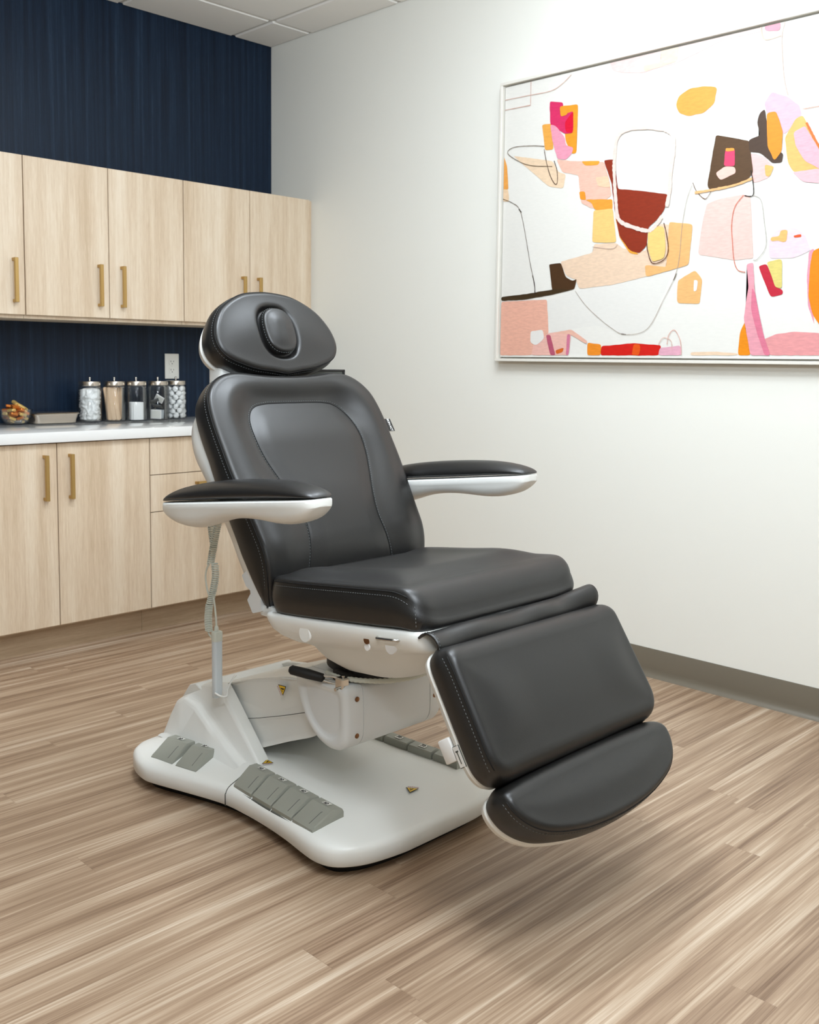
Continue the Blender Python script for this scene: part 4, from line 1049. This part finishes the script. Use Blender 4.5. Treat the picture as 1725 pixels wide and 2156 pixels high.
# -- loose leather flap bridging seat and leg rest
nw, nu = 60, 16; bm = bmesh.new(); V = []
prof = catmull([(2.838,.596),(2.856,.611),(2.877,.613),(2.893,.603),(2.897,.588),(2.888,.572)], 6); prof = resample(prof, nu, False)
for i in range(nw+1):
    w = -.270+.54*i/nw; row = []
    for j in range(nu):
        s, z = prof[j]; k = math.sin(math.pi*j/(nu-1))
        wave = .006*math.sin(w*15+1.2)+.004*math.sin(w*29-.5)-.012*math.exp(-((w-.03)/.07)**2)+.010*smooth01((w-.14)/.1)
        row.append(bm.verts.new(S(w, s+wave*k*.9, z+wave*k*.8+.010*k*(w>.10)*(w-.10)/.15)))
    V.append(row)
for i in range(nw):
    for j in range(nu-1): bm.faces.new((V[i][j],V[i+1][j],V[i+1][j+1],V[i][j+1]))
fl = bm_link('leather_flap', bm, MLEA, CH, 180)
md = fl.modifiers.new('thickness','SOLIDIFY'); md.thickness = .004; md.offset = 0
for sg in (-1,1):
    stitches('flap_stitching', [S(sg*.2705, s+.0025, z+.002) for s,z in prof[2:]], fl)
# -- warning stickers: yellow triangle, black edge and figure, white text strip
def sticker(c, ex, ey, size, parent):
    ex, ey = Vector(ex).normalized(), Vector(ey).normalized(); n = ex.cross(ey); c = Vector(c)
    bm = bmesh.new()
    def poly(P, lift, mi):
        vs = [bm.verts.new(c+ex*x*size+ey*y*size+n*lift) for x,y in P]; bm.faces.new(vs).material_index = mi
    poly([(-1,-.62),(1,-.62),(0,1.1)], .0006, 1); poly([(-.8,-.5),(.8,-.5),(0,.88)], .0009, 0)
    poly([(-.35,-.3),(-.05,-.3),(.28,.22),(.1,.42),(-.12,.0)], .0012, 1); poly([(.1,-.32),(.4,-.32),(.3,-.1)], .0012, 1)
    poly([(-1,-1.1),(1,-1.1),(1,-.68),(-1,-.68)], .0006, 2)
    for k in range(2):
        y = -.8-.16*k
        for j in range(6): poly([(-.85+.28*j,y-.05),(-.85+.28*j+.2,y-.05),(-.85+.28*j+.2,y+.03),(-.85+.28*j,y+.03)], .0009, 3)
    return bm_link('warning_sticker', bm, [MYEL,MBLK,MWHT,MRED], parent, 0, recalc=False)
sticker(S(-.1297,2.215,.306), (.06,-.55,-.83), (0,-.83,.55), .0165, arm)
sticker(S(-.142,2.166,.0985), (.85,-.55,0), (.5,.8,0), .0155, CH)
sticker(S(.012,2.548,.0985), (-.55,.85,0), (-.85,-.5,0), .0165, CH)

# ------------------------------------------------------------------ hand control hanging at the rear
HW = -.212
hc_t = thing('hand_control', 'slim white hand control hanging in its hook on a coiled cord below the left armrest', 'remote control', tuple(S(HW,2.04,.256)))
P = [(-.011,-.010),(.011,-.010),(.013,0),(.011,.010),(-.011,.010),(-.013,0)]
rings = []
for z, k in ((.256,.55),(.258,.8),(.266,.95),(.28,1),(.42,1),(.430,1),(.4345,.92),(.4355,.6)):
    rings.append([S(HW+a*k, 2.040+b*k-(.0 if z > .27 else (.27-z)*.3), z) for a,b in resample(round_poly(P,.004,4),40)])
hbody = bm_link('handset', loft_bm(rings), MHAND, hc_t, 50)
rings = [[S(HW+a*k, 2.040+b*k, z) for a,b in resample(round_poly(P,.004,4),40)] for z,k in ((.412,1.06),(.430,1.08),(.4375,1.04),(.438,.7))]
bm_link('handset_collar', loft_bm(rings), MCORD, hbody, 50)
bm_link('strain_relief', lathe_bm([(.0055,.436),(.0055,.448),(.004,.452)], S(HW,2.038,0), 14), MCORD, hc_t)
def coil(name, pts, turns_per_m, R, r):
    C = catmull([tuple(S(*p)) for p in pts], 20); d = np.r_[0,np.cumsum(np.linalg.norm(np.diff(C,axis=0),axis=1))]
    n = int(d[-1]*turns_per_m*14); path = []
    for i in range(n+1):
        t = d[-1]*i/n; c = Vector([np.interp(t,d,C[:,k]) for k in range(3)]); a = 2*math.pi*t*turns_per_m
        path.append(c+Vector((math.cos(a)*R, math.sin(a)*R, math.sin(a*.5)*0)))
    return tube(name, path, r, MCORD, hc_t, 7)
coil('coiled_cord', [(HW,2.052,.738),(HW,2.040,.703),(HW,2.027,.663),(HW,2.013,.614)], 165, .0085, .0022)
coil('coiled_cord', [(HW+.012,1.995,.722),(HW+.012,2.003,.686),(HW+.012,2.011,.655)], 165, .0075, .0022)
coil('coiled_cord', [(HW,2.033,.617),(HW,2.035,.582),(HW,2.023,.542),(HW,2.008,.507)], 165, .0082, .0022)
coil('coiled_cord', [(HW,2.006,.505),(HW,2.000,.467),(HW,2.003,.431)], 215, .0085, .0021)
tube('cord', [tuple(p) for p in catmull([tuple(S(HW-.008,s,z)) for s,z in ((2.017,.614),(2.006,.600),(2.001,.577),(2.008,.547),(2.018,.53))],8)], .0024, MCORD, hc_t, 8)
tube('cord', [tuple(p) for p in catmull([tuple(S(HW,s,z)) for s,z in ((2.015,.54),(2.027,.52),(2.036,.474),(2.038,.446))],8)], .0026, MCORD, hc_t, 8)
tube('cord', [tuple(p) for p in catmull([tuple(S(HW,s,z)) for s,z in ((1.997,.436),(2.002,.424),(2.014,.417),(2.026,.416),(2.034,.412))],8)], .0024, MCORD, hc_t, 8)
tube('holder_hook', [tuple(p) for p in catmull([tuple(S(w,s,z)) for w,s,z in ((-.128,2.005,.292),(-.150,2.02,.288),(-.175,2.035,.272),(-.195,2.058,.262),(-.216,2.064,.268),(-.226,2.050,.276))],8)], .0026, MPLA, CH, 8)
